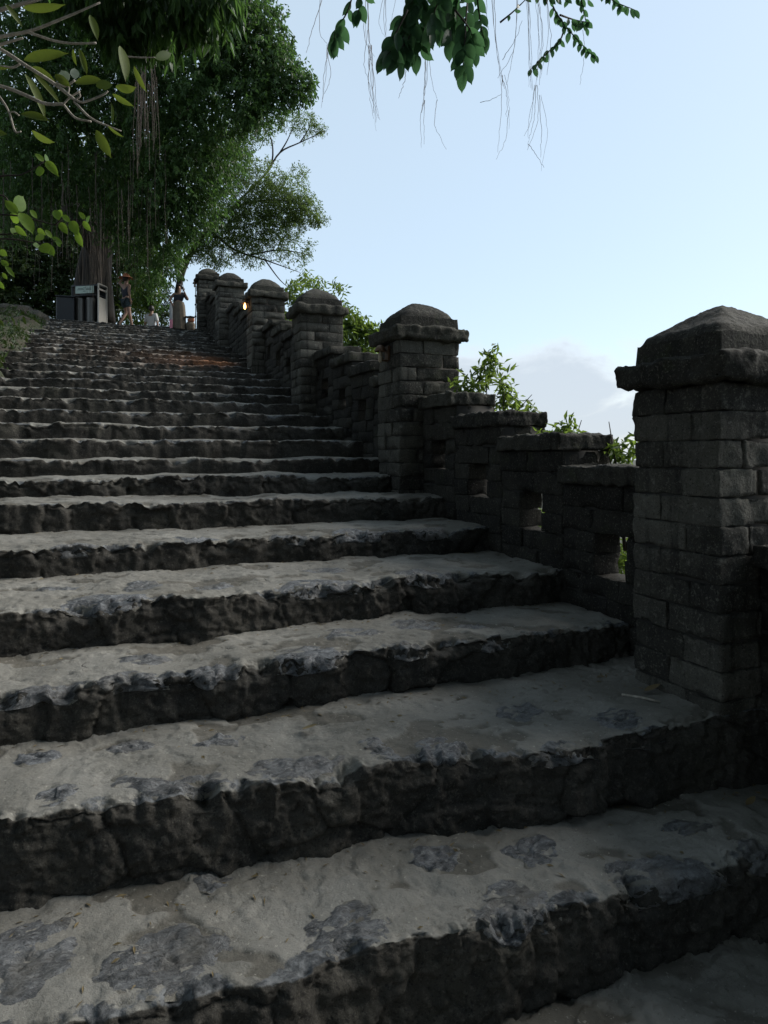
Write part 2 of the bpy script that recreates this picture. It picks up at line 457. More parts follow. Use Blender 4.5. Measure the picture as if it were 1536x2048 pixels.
# ------------------------------------------------------------------ the staircase
NOSE = [2.09, 2.66, 3.44, 4.13, 5.12, 5.98, 6.78, 7.55]
ZT = [-1.626, -1.293, -1.053, -.822, -.610, -.385, -.205, -.025]
NTOP = 21
for k in range(1, NTOP + 1):
    NOSE.append(7.55 + .745 * k + .0026 * k * k); ZT.append(-.025 + .2115 * k)
NS = len(NOSE)
Z_GROUND, Z_TOP, Y_TOP = -1.95, ZT[-1], NOSE[-1]
XL, XR = -1.9, 3.09
def stair_z(y):
    return float(np.interp(y, [-6, 1.9] + [q + .2 for q in NOSE] + [60], [Z_GROUND, Z_GROUND] + ZT + [Z_TOP]))
srng = np.random.default_rng(3)
SKEW = [srng.normal() * .008 for _ in range(NS)]
SKEW[0] = -.03; SKEW[1] = -.095
def softp(v, k): return k * np.logaddexp(0, v / k)
def surf(i, X, t, full=False):
    """a point of step i: t<0 back along the tread, t>0 down the riser"""
    s = i * 17.31
    zn, yn = ZT[i], NOSE[i]
    k = .005 + .008 * np.clip(pn(X * 2.3, s, 1.7) + .3, 0, 1.2)
    calm = np.clip((3.0 - X) / .9, .25, 1)
    wob = (.050 * fbm(X * .8, s, 0.3, 2) + .030 * fbm(X * 3.0, s, 2.1, 3)) * calm + SKEW[i] * (X - 1)
    dz = .020 * fbm(X * .75, s, 5.5, 2) + .008 * fbm(X * 3.5, s, 8.5, 2)
    _, _, e1, _ = cells(X * 3.3 + .15 * pn(t * 8, s, X * 5), 0 * X + i * 3.7, 5)          # separate edge stones, each a little out of line
    gn_ = np.exp(-(np.minimum(t, 0) / .10) ** 2)
    wob = wob + .045 * (e1 - .5) * gn_; dz = dz + .016 * (e1 - .5) * gn_
    sig = 1 / (1 + np.exp(-np.clip(t / k, -40, 40)))
    y = yn + wob + softp(-t, k) - .06 * softp(t, k)
    z = zn + dz - softp(t, k) - .004 * np.exp(-np.abs(t) / .12) + .012 * softp(-t, .05)
    # the tread: trodden cement with hollows and flaked skins
    tn = .013 * fbm(X * 1.6, y * 1.6, s, 2) + .0028 * fbm(X * 7, y * 7, s, 3)
    fl = fbm(X * 2.6 + 40, y * 3.4, s + 2, 4)
    flk = 1 / (1 + np.exp(-(fl - .34) / .010))
    tn = tn - .009 * flk - .006 / (1 + np.exp(-(-fl - .36) / .010))
    fk = fbm(X * 7 + 11, y * 8, s + 5, 3)
    tn = tn - .006 / (1 + np.exp(-(fk - .42) / .012))
    tn = tn + .0018 * ridged(X * 11, y * 11, s, 3)
    for fq, st_, am in ((1.5, .30, .0055), (4.2, .34, .0035)):       # thin cement skins, one flaked off above the other
        q = fbm(X * fq + 3, y * fq * 1.25, s + 7.7 * fq, 4) / st_
        tn = tn + am * (np.floor(q) + 1 / (1 + np.exp(-np.clip((q - np.floor(q) - .92) / .02, -40, 40)))) * (.35 + .65 * np.clip(pn(X * 1.1, y * 1.3, s + 31) * 2.5 + .3, 0, 1))
    # the riser: rough stone faces with joints
    wx = X + .10 * pn(X * 3, t * 3, s); wt = t + .06 * pn(X * 4 + 9, t * 4, s)
    f1, f2, cid, tl = cells(wx * 2.1, wt * 3.6 + 40, i % 7)
    _, _, cid2, tl2 = cells(wx * 6.3 + 5, wt * 9.0 + 20, (i + 3) % 7)
    rn = .050 * (cid - .5) + .075 * tl + .016 * (cid2 - .5) + .030 * tl2 - .018 * np.exp(-((f2 - f1) / .045) ** 2)
    rn = rn + .014 * ridged(X * 7, t * 9, s, 4) + .018 * fbm(X * 16, t * 16, s + 3, 4, .6)
    # chipped nosing
    ch = np.maximum(0, fbm(X * 3.8, s, 3.3, 4, .6) - .10) * .13 + np.maximum(0, fbm(X * 13, s, 4.4, 3) - .15) * .045
    g = np.exp(-(t / .055) ** 2)
    rn = rn * (.75 if i < 7 else .45)
    _, _, c3, tl3 = cells(X * 8 + 3 + .2 * pn(X * 9, t * 9, s), t * 11 + 60, (i + 1) % 7)          # small broken facets along the edge
    fac = g * (.016 * (c3 - .5) + .050 * tl3 + .012 * fbm(X * 24, t * 24, s, 3, .6))
    y = y - sig * rn + .55 * ch * g - .7 * fac
    z = z + (1 - sig) * tn - .55 * ch * g + .7 * fac
    return (np.stack([X + 0 * y, y, z], -1), sig, flk) if full else (np.stack([X + 0 * y, y, z], -1), sig)
stairs = empty('stone_staircase', (0, 0, Z_GROUND), kind='structure')
stairs['label'] = 'long worn flight of pale cement and dark stone steps'
def pch(o):           # keep world coordinates under a parent that stands off the origin
    o.location = -o.parent.location
    return o
for i in range(NS):
    res = .010 if i < 2 else .012 if i < 4 else .016 if i < 7 else .026
    back = (NOSE[i + 1] - NOSE[i] + .16) if i + 1 < NS else 1.2
    fall = ZT[i] - (ZT[i - 1] if i else Z_GROUND) + .09
    xs = np.arange(XL, XR + res, res)
    ts = np.concatenate([np.arange(-back, -.06, res), np.arange(-.06, .06, res * .6), np.arange(.06, fall + res, res)])
    X, T = np.meshgrid(xs, ts, indexing='ij')
    P, sig, flk = surf(i, X, T, True)
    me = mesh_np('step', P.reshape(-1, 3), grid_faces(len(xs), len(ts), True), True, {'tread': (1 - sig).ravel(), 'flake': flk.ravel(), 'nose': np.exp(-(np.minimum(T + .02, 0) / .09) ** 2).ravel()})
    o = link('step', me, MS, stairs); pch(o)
    stairs_step = o
    if i == 0: STEPS = []
    STEPS.append(o)

# rocks bedded in the treads: (step, px, py, wide, deep) read off the photograph, put down on the step's own surface
ROCKS = [(0,50,1945,210,190),(0,330,1935,290,150),(0,690,1862,200,100),(0,1025,1800,190,110),(0,1320,1735,270,80),(0,870,1710,110,50),
 (0,1055,1690,130,55),(0,1350,1642,115,36),(0,1500,1690,90,60),(0,425,1772,95,50),
 (1,110,1612,90,40),(1,350,1578,250,44),(1,590,1532,210,44),(1,757,1500,70,40),(1,885,1492,120,44),(1,1130,1490,170,52),(1,1190,1415,115,32),
 (1,1010,1405,95,32),(1,260,1507,100,26),(1,440,1492,110,26),(1,75,1532,95,34),(1,1300,1465,110,30),
 (2,70,1383,170,32),(2,265,1357,140,28),(2,432,1340,110,28),(2,620,1312,150,42),(2,290,1320,115,22),(2,830,1252,105,26),(2,825,1297,80,22),
 (2,700,1272,150,18),(2,940,1250,80,20),(2,1010,1282,90,16),
 (3,215,1200,190,22),(3,290,1175,85,16),(3,425,1168,80,15),(3,640,1170,170,20),(3,845,1155,95,16),(3,650,1142,85,11),(3,120,1180,90,12),
 (4,580,1070,85,9),(4,710,1064,110,9),(4,395,1075,90,9),(4,860,1058,90,9),(4,150,1090,90,9)]
for (i, px, py, w, dp) in ROCKS:
    d = ZT[i] * FPX / (HY - py)
    c = W(px, py, d)
    hw = w / FPX * d * .5 * 1.05
    d2 = ZT[i] * FPX / (HY - (py - dp / 2)); d1 = ZT[i] * FPX / (HY - (py + dp / 2))
    hd = min(.20, (d2 - d1) * .5 * 1.0)
    nr, na = (16, 44) if i < 2 else (9, 28)
    rr, aa = np.meshgrid(np.linspace(0, 1, nr), np.arange(na) / na * 2 * math.pi, indexing='ij')
    sd = px * .37 + py
    out_ = 1 + .30 * fbm(np.cos(aa) * 1.1, np.sin(aa) * 1.1, sd, 3, .45)
    # aligned with the step, a little turned
    rot = .25 * math.sin(sd)
    ax_, ay_ = rr * out_ * np.cos(aa) * hw, rr * out_ * np.sin(aa) * hd
    X = c[0] + ax_ * math.cos(rot) - ay_ * math.sin(rot)
    T = -(c[1] - NOSE[i]) - (ax_ * math.sin(rot) + ay_ * math.cos(rot))
    T = np.minimum(T, .07 + .02 * pn(X * 9, 0.5, sd))
    X = np.minimum(X, XR - .06)
    P, sig = surf(i, X, T)
    edge = np.clip((1 - rr) / .30, 0, 1) ** .8
    hgt = -.006 * (1 - edge) + edge * (-.006 + .024 * ridged(X * 6 + T * 4, T * 13, sd, 4) + .009 * fbm(X * 22, T * 26, sd, 3)) + (1 - edge) * .012 * fbm(X * 25, T * 25, sd, 3)
    P = P + hgt[..., None] * np.stack([0 * sig, -sig, 1 - sig * .8], -1)
    V = np.concatenate([P.reshape(-1, 3)])
    q = []
    for a in range(nr - 1):
        for b in range(na):
            q.append((a*na+b, (a+1)*na+b, (a+1)*na+(b+1) % na, a*na+(b+1) % na))
    o = link('rock', mesh_np('rock', V, np.array(q), True, {'core': edge.ravel()}), MR, STEPS[i]); 

# ------------------------------------------------------------------ ground, banks, landing
def sheet(name, xs, ys, fz, m, kind='structure', label=None):
    X, Y = np.meshgrid(xs, ys, indexing='ij')
    Z = fz(X, Y)
    return link(name, mesh_np(name, np.stack([X, Y, Z], -1).reshape(-1, 3), grid_faces(len(xs), len(ys))), m, kind=kind, label=label)
def f_low(X, Y):
    q = fbm(X * 2.2, Y * 2.6, 9.1, 4) / .3
    return Z_GROUND + .025 * fbm(X * 1.3, Y * 1.3, 3, 3) + .007 * fbm(X * 6, Y * 6, 3, 3) + .012 * np.floor(q) + .010 * ridged(X * 5, Y * 7, 2, 4)
o = sheet('lower_landing', np.concatenate([np.arange(-2.2, .2, .06), np.arange(.2, 3.1, .012)]), np.concatenate([np.arange(-4.0, .9, .06), np.arange(.9, 2.35, .012)]), f_low, MS)
nv = len(o.data.vertices); co = np.zeros(nv * 3, np.float32); o.data.vertices.foreach_get('co', co); co = co.reshape(-1, 3)
a = o.data.attributes.new('tread', 'FLOAT', 'POINT'); a.data.foreach_set('value', np.ones(nv, np.float32))
a = o.data.attributes.new('flake', 'FLOAT', 'POINT'); a.data.foreach_set('value', (1 / (1 + np.exp(-(fbm(co[:, 0] * 2.6, co[:, 1] * 3.4, 4.2, 4) - .1) / .02))).astype(np.float32))
ysn = np.array([-60, -6, 1.9] + [q + .2 for q in NOSE] + [400.0]); zsn = np.array([Z_GROUND, Z_GROUND, Z_GROUND] + ZT + [Z_TOP])
def f_top(X, Y): return Z_TOP - .03 + .02 * fbm(X, Y, 3, 3) - np.maximum(0, Y - 33) * .25
o = sheet('upper_landing', np.arange(-9, 3.4, .2), np.arange(Y_TOP + .6, 37, .2), f_top, M_SOIL)
def f_bank(X, Y):
    d = -1.78 - X + .30 * fbm(Y * .5, 0 * X, 1.1, 3)
    z = np.interp(Y, ysn, zsn) + .04
    up = np.where(d > 0, .30 * (1 - np.exp(-d / .6)) + .12 * d, d * 1.2)
    up = up * np.clip((Y_TOP + 2.0 - Y) / 3.0, .12, 1)
    return z + up - .1 + .13 * fbm(X * 1.3, Y * 1.3, 7, 4) + .06 * fbm(X * 4, Y * 4, 7, 4, .6)
sheet('left_bank', np.concatenate([np.arange(-14, -4, .4), np.arange(-4, -1.25, .07)]), np.concatenate([np.arange(-12, 8, .5), np.arange(8, 27, .08), np.arange(27, 46, .5)]), f_bank, M_SOIL)
def f_hill(X, Y):
    z = np.interp(Y, ysn, zsn) - .35
    return np.maximum(z - .55 * (X - 3.4) - .02 * (X - 3.4) ** 2 + .3 * fbm(X * .4, Y * .4, 3, 3), -45 + 1.5 * fbm(X * .02, Y * .02, 1, 3))
sheet('hillside', np.concatenate([np.arange(3.3, 12, .5), np.arange(12, 60, 4), np.geomspace(62, 6000, 14)]),
      np.concatenate([-np.geomspace(6000, 20, 12), np.arange(-14, 40, 1.0), np.geomspace(42, 6000, 16)]), f_hill, M_SOIL)

# ------------------------------------------------------------------ pillars
PIL = [(2.50, .85, -1.80), (6.50, 1.695, -.50), (10.42, 2.73, .55), (14.33, 3.83, 1.60), (19.0, 5.13, 2.75), (23.5, 6.40, 4.05)]
PLAB = ['nearest and largest stone pillar at the right, with a hipped cap',
        'stone pillar beyond the three stepped wall blocks, lit cap above a leafy bush',
        'third stone pillar up the stairs, with bush leaves around its cap',
        'fourth stone pillar up the stairs, with the lit orange lamp on its side',
        'fifth stone pillar up the stairs, just beyond the orange lamp',
        'farthest stone pillar at the top of the stairs, beside the thin pole']
PX0, PW, PD = 2.80, .70, .60
prng = np.random.default_rng(11)
for n, (y0, zap, zb) in enumerate(PIL):
    cx, cy = PX0 + PW / 2, y0 + PD / 2
    root = empty('stone_pillar', (cx, cy, zb), PLAB[n], 'pillar', 'pillars along the stair wall')
    def part(nm, VF, m):
        V, F = VF
        return link(nm, mesh_np(nm, V - np.array([cx, cy, zb]), F), m, root)
    ztop = zap - .48
    part('mortar_core', box((cx, cy, (zb + ztop) / 2), (PW / 2 - .021, PD / 2 - .021, (ztop - zb) / 2)), MM)
    ncr = int(round((ztop - zb) / .145)); ch = (ztop - zb) / ncr
    res = .017 if n == 0 else .03 if n == 1 else .06
    for k in range(ncr):
        z0, z1 = zb + k * ch, zb + (k + 1) * ch
        jx = (.30, .68, .45)[k % 3] + prng.uniform(-.08, .08); jy = (.62, .36)[k % 2] + prng.uniform(-.06, .06)
        for (xa, xb) in ((0, jx), (jx, 1)):
            for (ya, yb) in ((0, jy), (jy, 1)):
                g = .001 + .003 * prng.random()
                xlo, xhi = PX0 + PW * xa + g * (xa > 0), PX0 + PW * xb - g * (xb < 1)
                ylo, yhi = y0 + PD * ya + g * (ya > 0), y0 + PD * yb - g * (yb < 1)
                j = prng.uniform(-.007, .007, 3)
                part('stone', rbox(((xlo + xhi) / 2 + j[0], (ylo + yhi) / 2 + j[1], (z0 + z1) / 2), ((xhi - xlo) / 2, (yhi - ylo) / 2, ch / 2 - g), .008, res, .012, 8), MP)
    ov = .085
    part('cap_slab', rbox((cx, cy, ztop + .0725), (PW / 2 + ov, PD / 2 + ov, .0725), .024, .022 if n < 2 else .04, .026, 5.5), MC)
    # cap: low rim and hipped, weathered top
    ng = 48 if n < 2 else 22
    a, b = np.meshgrid(np.linspace(-1, 1, ng), np.linspace(-1, 1, ng), indexing='ij')
    pw = 14 if n in (0,) else 4.5 if n in (1, 2) else 3.2
    m_ = (np.abs(a) ** pw + np.abs(b) ** pw) ** (1 / pw)
    m_ = np.minimum(m_, 1)
    hw, hd = PW / 2 - .015, PD / 2 - .015
    bulge = .0 if n == 0 else .18 if n == 1 else .34
    zt = .150 + .190 * ((1 - m_) + bulge * m_ * (1 - m_) * 2) / 1.0
    zt = zt - (.008 if n == 0 else .02) * np.exp(-(m_ / (.08 if n == 0 else .18)) ** 2)
    rim = np.clip((m_ - .90) / .10, 0, 1)
    zt = zt - .03 * rim ** 2
    Xg, Yg = cx + a * hw, cy + b * hd
    zz = ztop + .135 + zt + .009 * fbm(Xg * 6, Yg * 6, n, 3) + .006 * fbm(Xg * 22, Yg * 22, n, 3)
    V = np.stack([Xg, Yg, zz], -1).reshape(-1, 3); F = [grid_faces(ng, ng)]
    # skirt
    idx = np.arange(ng * ng).reshape(ng, ng)
    loop = np.concatenate([idx[:-1, 0], idx[-1, :-1], idx[:0:-1, -1], idx[0, :0:-1]])
    lo = V[loop].copy(); lo[:, 2] = ztop + .12
    lo[:, :2] += (lo[:, :2] - [cx, cy]) * .03
    base = len(V); m = len(loop); V = np.concatenate([V, lo, V[loop]])
    F.append(np.array([(base + m + q, base + q, base + (q + 1) % m, base + m + (q + 1) % m) for q in range(m)]))
    part('cap_top', (V, [np.concatenate(F)]), MC)

# ------------------------------------------------------------------ stepped parapet walls between the pillars
WX0, WX1, WXB = 3.06, 3.50, 3.28
wrng = np.random.default_rng(23)
WLAB = ['stretch of dark stair wall at the right edge, below the nearest pillar',
        'stepped wall of large blocks with square loopholes, between the nearest pillar and the next',
        'stepped wall between the second and third pillars, bush leaves above it',
        'stepped wall between the third and fourth pillars',
        'short looking stepped wall between the fourth pillar and the fifth',
        'topmost dark stepped wall between the fifth pillar and the farthest']
def wall(label, segs, hole=True, res=.07, zdrop=.62):
    yb0 = segs[0][0]
    zb0 = min(stair_z(s[0]) for s in segs) - .25
    org = np.array([(WX0 + WX1) / 2, (segs[0][0] + segs[-1][1]) / 2, zb0])
    root = empty('parapet_wall', org, label, 'wall', 'stepped walls between the pillars')
    def part(nm, VF, m):
        return link(nm, mesh_np(nm, VF[0] - org, VF[1]), m, root)
    for (ya, yb, zt) in segs:
        zb = stair_z(ya) - .28
        zc = zt - .125                      # underside of the coping
        L_ = yb - ya
        hy0, hy1 = ya + L_ * .5 - .15, ya + L_ * .5 + .15
        hz0 = zt - .74; hz1 = hz0 + .29
        part('coping_stone', rbox(((WX0 + WX1) / 2 - .025, (ya + yb) / 2 - .012, zt - .0625), ((WX1 - WX0) / 2 + .032, L_ / 2 + .014, .0625), .012, res * .45, .020, 8), MC)
        # courses: below, beside and above the loophole, so that its edges are course lines
        rows = []
        nb = max(1, int(round((hz0 - zb) / .145)))
        rows += [(zb + (hz0 - zb) * k / nb, zb + (hz0 - zb) * (k + 1) / nb, False) for k in range(nb)]
        rows += [(hz0, hz0 + .145, hole), (hz0 + .145, hz1, hole)]
        nu = max(1, int(round((zc - hz1) / .15)))
        rows += [(hz1 + (zc - hz1) * k / nu, hz1 + (zc - hz1) * (k + 1) / nu, False) for k in range(nu)]
        xi = .022
        def core(y0, y1, z0, z1, cx1=WX1):
            if y1 > y0 and z1 > z0: cores.append(box(((WX0 + cx1) / 2, (y0 + y1) / 2, (z0 + z1) / 2), ((cx1 - WX0) / 2 - xi, (y1 - y0) / 2, (z1 - z0) / 2)))
        cores = []
        if hole:
            core(ya + .002, hy0 - xi, zb, hz1 + xi, WXB); core(hy1 + xi, yb - .002, zb, hz1 + xi, WXB); core(hy0 - xi, hy1 + xi, zb, hz0 - xi, WXB); core(ya + .002, yb - .002, hz1 + xi, zc)
        else: core(ya + .002, yb - .002, zb, zc)
        part('mortar_core', join(cores), MM)
        for r, (z0, z1, cut) in enumerate(rows):
            wx1 = WX1 if z0 > hz1 - .01 or not hole else WXB
            if cut: spans = [(ya, hy0), (hy1, yb)]
            else:
                j = ya + L_ * ((.36, .62)[r % 2] + wrng.uniform(-.1, .1))
                spans = [(ya, j), (j, yb)]
            for (y0, y1) in spans:
                g = .0025
                jx = wrng.uniform(-.008, .008)
                part('stone', rbox(((WX0 + wx1) / 2 + jx, (y0 + y1) / 2, (z0 + z1) / 2), ((wx1 - WX0) / 2, (y1 - y0) / 2 - g, (z1 - z0) / 2 - g * .8), .008, res, .014, 8), MW)
wall(WLAB[0], [(-.30, .75, -.86), (.75, 1.65, -.66), (1.65, 2.50, -.44)], False, .06)
wall(WLAB[1], [(3.10, 4.11, -.07), (4.11, 4.95, .165), (4.95, 5.77, .38), (5.77, 6.50, .61)], True, .032)
for s in range(1, 5):
    ya, yb = PIL[s][0] + PD, PIL[s + 1][0]
    n = 4; z_end = PIL[s + 1][1] - 1.10
    sl = (PIL[s + 1][1] - PIL[s][1]) / (PIL[s + 1][0] - PIL[s][0])
    ln = (yb - ya) / n
    wall(WLAB[s + 1], [(ya + ln * k, ya + ln * (k + 1), z_end - (n - 1 - k) * ln * sl) for k in range(n)], s < 3, .09)

# ------------------------------------------------------------------ lamps under the pillar caps
M_LBOX = m_plain('brown_lamp_metal', (.12, .07, .04), .5, .3)
M_LIT, t_, b_, o_ = mat('lit_lamp_bulb')
b_.inputs['Base Color'].default_value = (1, .6, .25, 1)
b_.inputs['Emission Color'].default_value = (1, .50, .14, 1); b_.inputs['Emission Strength'].default_value = 2.6
M_OFF = m_plain('unlit_lamp_glass', (.35, .30, .22), .25)
lamp_me = {}
def lamp(n, lit, label):
    y0, zap, _ = PIL[n]
    x, y, z = PX0, y0 + .30, zap - .50
    root = empty('wall_lamp', (x, y, z), label, 'lamp', 'lamps under the pillar caps')
    if not lamp_me:
        V, F = join([box((-.012, 0, -.09), (.012, .045, .075)), box((-.06, 0, -.17), (.05, .012, .010))])
        lamp_me['bracket'] = mesh_np('bracket', V, F, False)
        a = np.arange(12) / 12 * 2 * math.pi
        prof = [(.012, -.005), (.035, -.015), (.062, -.05), (.066, -.075)]
        V = np.concatenate([np.stack([-.095 + r * np.cos(a), r * np.sin(a), 0 * a + zz], 1) for r, zz in prof])
        q = [(k*12+j, k*12+(j+1) % 12, (k+1)*12+(j+1) % 12, (k+1)*12+j) for k in range(3) for j in range(12)]
        lamp_me['shade'] = mesh_np('lamp_shade', V, np.array(q))
        prof = [(.003, -.20), (.018, -.185), (.027, -.155), (.025, -.12), (.016, -.085), (.010, -.06)]
        V = np.concatenate([np.stack([-.095 + r * np.cos(a), r * np.sin(a), 0 * a + zz], 1) for r, zz in prof])
        q = [(k*12+j, k*12+(j+1) % 12, (k+1)*12+(j+1) % 12, (k+1)*12+j) for k in range(5) for j in range(12)]
        lamp_me['bulb'] = mesh_np('bulb', V, np.array(q)); lamp_me['bulb2'] = lamp_me['bulb'].copy()
    link('bracket', lamp_me['bracket'], M_LBOX, root); link('lamp_shade', lamp_me['shade'], M_LBOX, root)
    link('bulb', lamp_me['bulb2' if lit else 'bulb'], M_LIT if lit else M_OFF, root)
    if lit:
        ld = bpy.data.lights.new('lamp_light', 'SPOT'); ld.energy = 32; ld.color = (1, .45, .20); ld.shadow_soft_size = .05
        ld.spot_size = math.radians(110); ld.spot_blend = 1.0
        lo = bpy.data.objects.new('lamp_light', ld); col.objects.link(lo); lo.parent = root; lo.location = (-.15, .0, -.22)
        lo.rotation_euler = Vector((1.9, -.95, 1.35)).to_track_quat('Z', 'Y').to_euler()
lamp(1, False, 'unlit brown lamp tucked under the cap of the second pillar')
lamp(3, True, 'glowing orange lamp on the side of the fourth pillar')
lamp(5, False, 'small unlit lamp on the farthest pillar, by the thin pole')

# ------------------------------------------------------------------ foliage
def leaf_cloud(r, clumps, n, size, per=7, spread=.9, droop=.4, wid=.42, hang=0.0):
    """clumps: (centre, (rx,ry,rz), weight). Leaves sit in sprigs; returns mesh data"""
    C = np.array([c for c, _, _ in clumps]); R = np.array([np.broadcast_to(q, 3) for _, q, _ in clumps]); w = np.array([q for _, _, q in clumps], float)
    m = n // per
    k = r.choice(len(C), m, p=w / w.sum())
    d = r.normal(size=(m, 3)); d /= np.linalg.norm(d, axis=1)[:, None]
    u = r.random(m) ** (1 / 2.6)
    pos = C[k] + d * R[k] * u[:, None]
    ax = d * .8 + r.normal(size=(m, 3)) * .7 + np.array([0, 0, -droop]); ax /= np.linalg.norm(ax, axis=1)[:, None]
    sl = size * spread * per * .33
    t = (np.arange(per) / max(1, per - 1))
    base = pos[:, None] + ax[:, None] * (t[None, :, None] - .5) * sl
    side = np.cross(ax, r.normal(size=(m, 3))); side /= np.linalg.norm(side, axis=1)[:, None] + 1e-9
    alt = np.where(np.arange(per) % 2 == 0, 1.0, -1.0)
    dirs = ax[:, None] * .55 + side[:, None] * alt[None, :, None] * .8 + r.normal(size=(m, per, 3)) * .35 + np.array([0, 0, -droop - hang])
    dirs /= np.linalg.norm(dirs, axis=2)[..., None]
    N = m * per
    base = base.reshape(N, 3); dirs = dirs.reshape(N, 3)
    nr = r.normal(size=(N, 3)) + np.array([0, 0, .8]); sd = np.cross(dirs, nr); sd /= np.linalg.norm(sd, axis=1)[:, None] + 1e-9
    up = np.cross(sd, dirs)
    ln = size * r.uniform(.65, 1.25, N)[:, None]; wd = ln * wid * .5
    mid = base + dirs * ln * .45 - up * ln * .0
    tip = base + dirs * ln - up * ln * .18
    V = np.stack([base, mid + sd * wd + up * wd * .35, tip, mid - sd * wd + up * wd * .35], 1).reshape(-1, 3)
    i = np.arange(N)[:, None] * 4
    F = np.concatenate([i + [0, 1, 2], i + [0, 2, 3]])
    rn = np.repeat(np.clip(np.repeat(r.random(m), per) * .5 + r.random(N) * .5, 0, 1), 4)
    return V, F, rn
def cloud_obj(name, data, m, parent, org):
    V, F, rn = data
    return link(name, mesh_np(name, V - np.asarray(org), F, False, {'rnd': rn}), m, parent)
def limb_tree(r, paths):
    return join([tube(smooth_path(p, 4), np.interp(np.linspace(0, 1, 4 * (len(p) - 1) + 1 if len(p) > 2 else 5), np.linspace(0, 1, len(p)), rad), 8) for p, rad in paths])

# the great banyan at the top left
tr = np.random.default_rng(5)
base = W(185, 640, 26.5)
root = empty('banyan_tree', base, 'huge dark banyan at the top left, hung with aerial roots', 'tree')
def cl(px, py, d, rpx, w=None, fl=1.0, dr=None):
    rr = rpx / FPX * d
    return (W(px, py, d), (rr, rr if dr is None else dr, rr * fl), (rpx ** 2 if w is None else w))
ban = [cl(60,-60,19,170), cl(230,-80,19,170), cl(400,-60,19,130), cl(60,120,20,150), cl(210,110,20,150), cl(350,90,20,140), cl(470,60,20,110), cl(500,120,20,90),
       cl(560,150,20,62), cl(590,170,20,42,2600), cl(540,90,20,50), cl(525,200,20,62), cl(420,190,20,110), cl(300,230,21,130), cl(130,250,21,140), cl(20,280,21,110), cl(420,290,21,90), cl(340,330,21,110),
       cl(220,350,22,110), cl(90,370,22,100), cl(400,370,22,75), cl(330,420,22,75), cl(390,420,22,60), cl(250,430,23,80), cl(300,480,23,65), cl(330,530,23,42), cl(290,560,24,45), cl(300,600,24.5,35),cl(340,450,22,60),cl(20,420,23,80),
       cl(500,225,19.5,35,1800), cl(440,20,19,70), cl(625,165,20,18,500), cl(510,30,19.5,50)]
cloud_obj('crown', leaf_cloud(tr, ban, 112000, .155, 7, .8, .5, .45, .25), M_FIG, root, base)
tp = [([W(185,645,26.5), W(190,560,26.5), W(200,470,26), W(230,330,25), W(260,150,24), W(240,-60,23)], [.75, .6, .5, .42, .3, .15]),
      ([W(195,500,26), W(120,380,25), W(40,280,24), W(-60,200,22)], [.4, .32, .25, .15]),
      ([W(215,420,25.5), W(300,300,24), W(380,200,22), W(470,120,21)], [.4, .3, .22, .08]),
      ([W(230,330,25), W(330,330,23.5), W(420,300,22)], [.25, .18, .08]),
      ([W(160,640,26.2), W(165,540,26.2), W(190,450,26)], [.35, .22, .2]), ([W(215,645,26.4), W(212,560,26.4), W(200,470,26)], [.3, .2, .2])]
V, F = limb_tree(tr, tp); link('trunk', mesh_np('trunk', V - base, F), M_BARK, root)
# curtains of aerial roots
rt = []
for k in range(330):
    if k % 2 and k < 210: continue
    if k < 210: px = tr.uniform(0, 335); y0 = tr.uniform(280, 420); ln = tr.uniform(60, 200); d = tr.uniform(19.3, 23)
    elif k < 270 and k % 2: continue
    elif k < 270: px = tr.normal(285, 11); y0 = tr.uniform(120, 180); ln = tr.uniform(90, 190); d = 17.2 + tr.uniform(0, .5)
    else: px = tr.normal(195, 18); y0 = tr.uniform(400, 470); ln = tr.uniform(90, 190); d = tr.uniform(22, 25)
    y1 = min(y0 + ln, 600)
    j = np.cumsum(tr.normal(size=6) * 1.6)
    pts = [W(px + j[q], y0 + (y1 - y0) * q / 5, d) for q in range(6)]
    rt.append(tube(pts, np.linspace(.010, .005, 6), 3, False))
V, F = join(rt); o = link('aerial_roots', mesh_np('aerial_roots', V - base, F), M_ROOT, root); o['kind'] = 'stuff'

# drooping long-leaved tree nearer, across the top left
base = W(-260, 900, 8.2)
root = empty('long_leaved_tree', base, 'tree with long drooping green leaves across the top left', 'tree')
dro = [cl(200,-20,8.2,80), cl(270,0,8.4,90), cl(350,-10,8.2,90), cl(300,60,8.6,60), cl(410,20,8.4,60), cl(120,-30,8.3,70), cl(440,-30,8,60), cl(235,70,8.3,45)]
cloud_obj('crown', leaf_cloud(tr, dro, 3200, .22, 6, .5, .9, .27, 1.5), M_FIG, root, base)
V, F = limb_tree(tr, [([base, W(-240,500,8.2), W(-150,150,8.2), W(50,-60,8.2), W(250,-60,8.3), W(430,-40,8.2)], [.14, .12, .10, .06, .045, .02]),
                      ([W(350,-60,8.2), W(365,20,8.25), W(372,95,8.3)], [.05, .05, .015]), ([W(150,-60,8.25), W(215,0,8.3), W(260,60,8.4)], [.03, .02, .01])])
link('trunk', mesh_np('trunk', V - base, F), M_BARK, root)

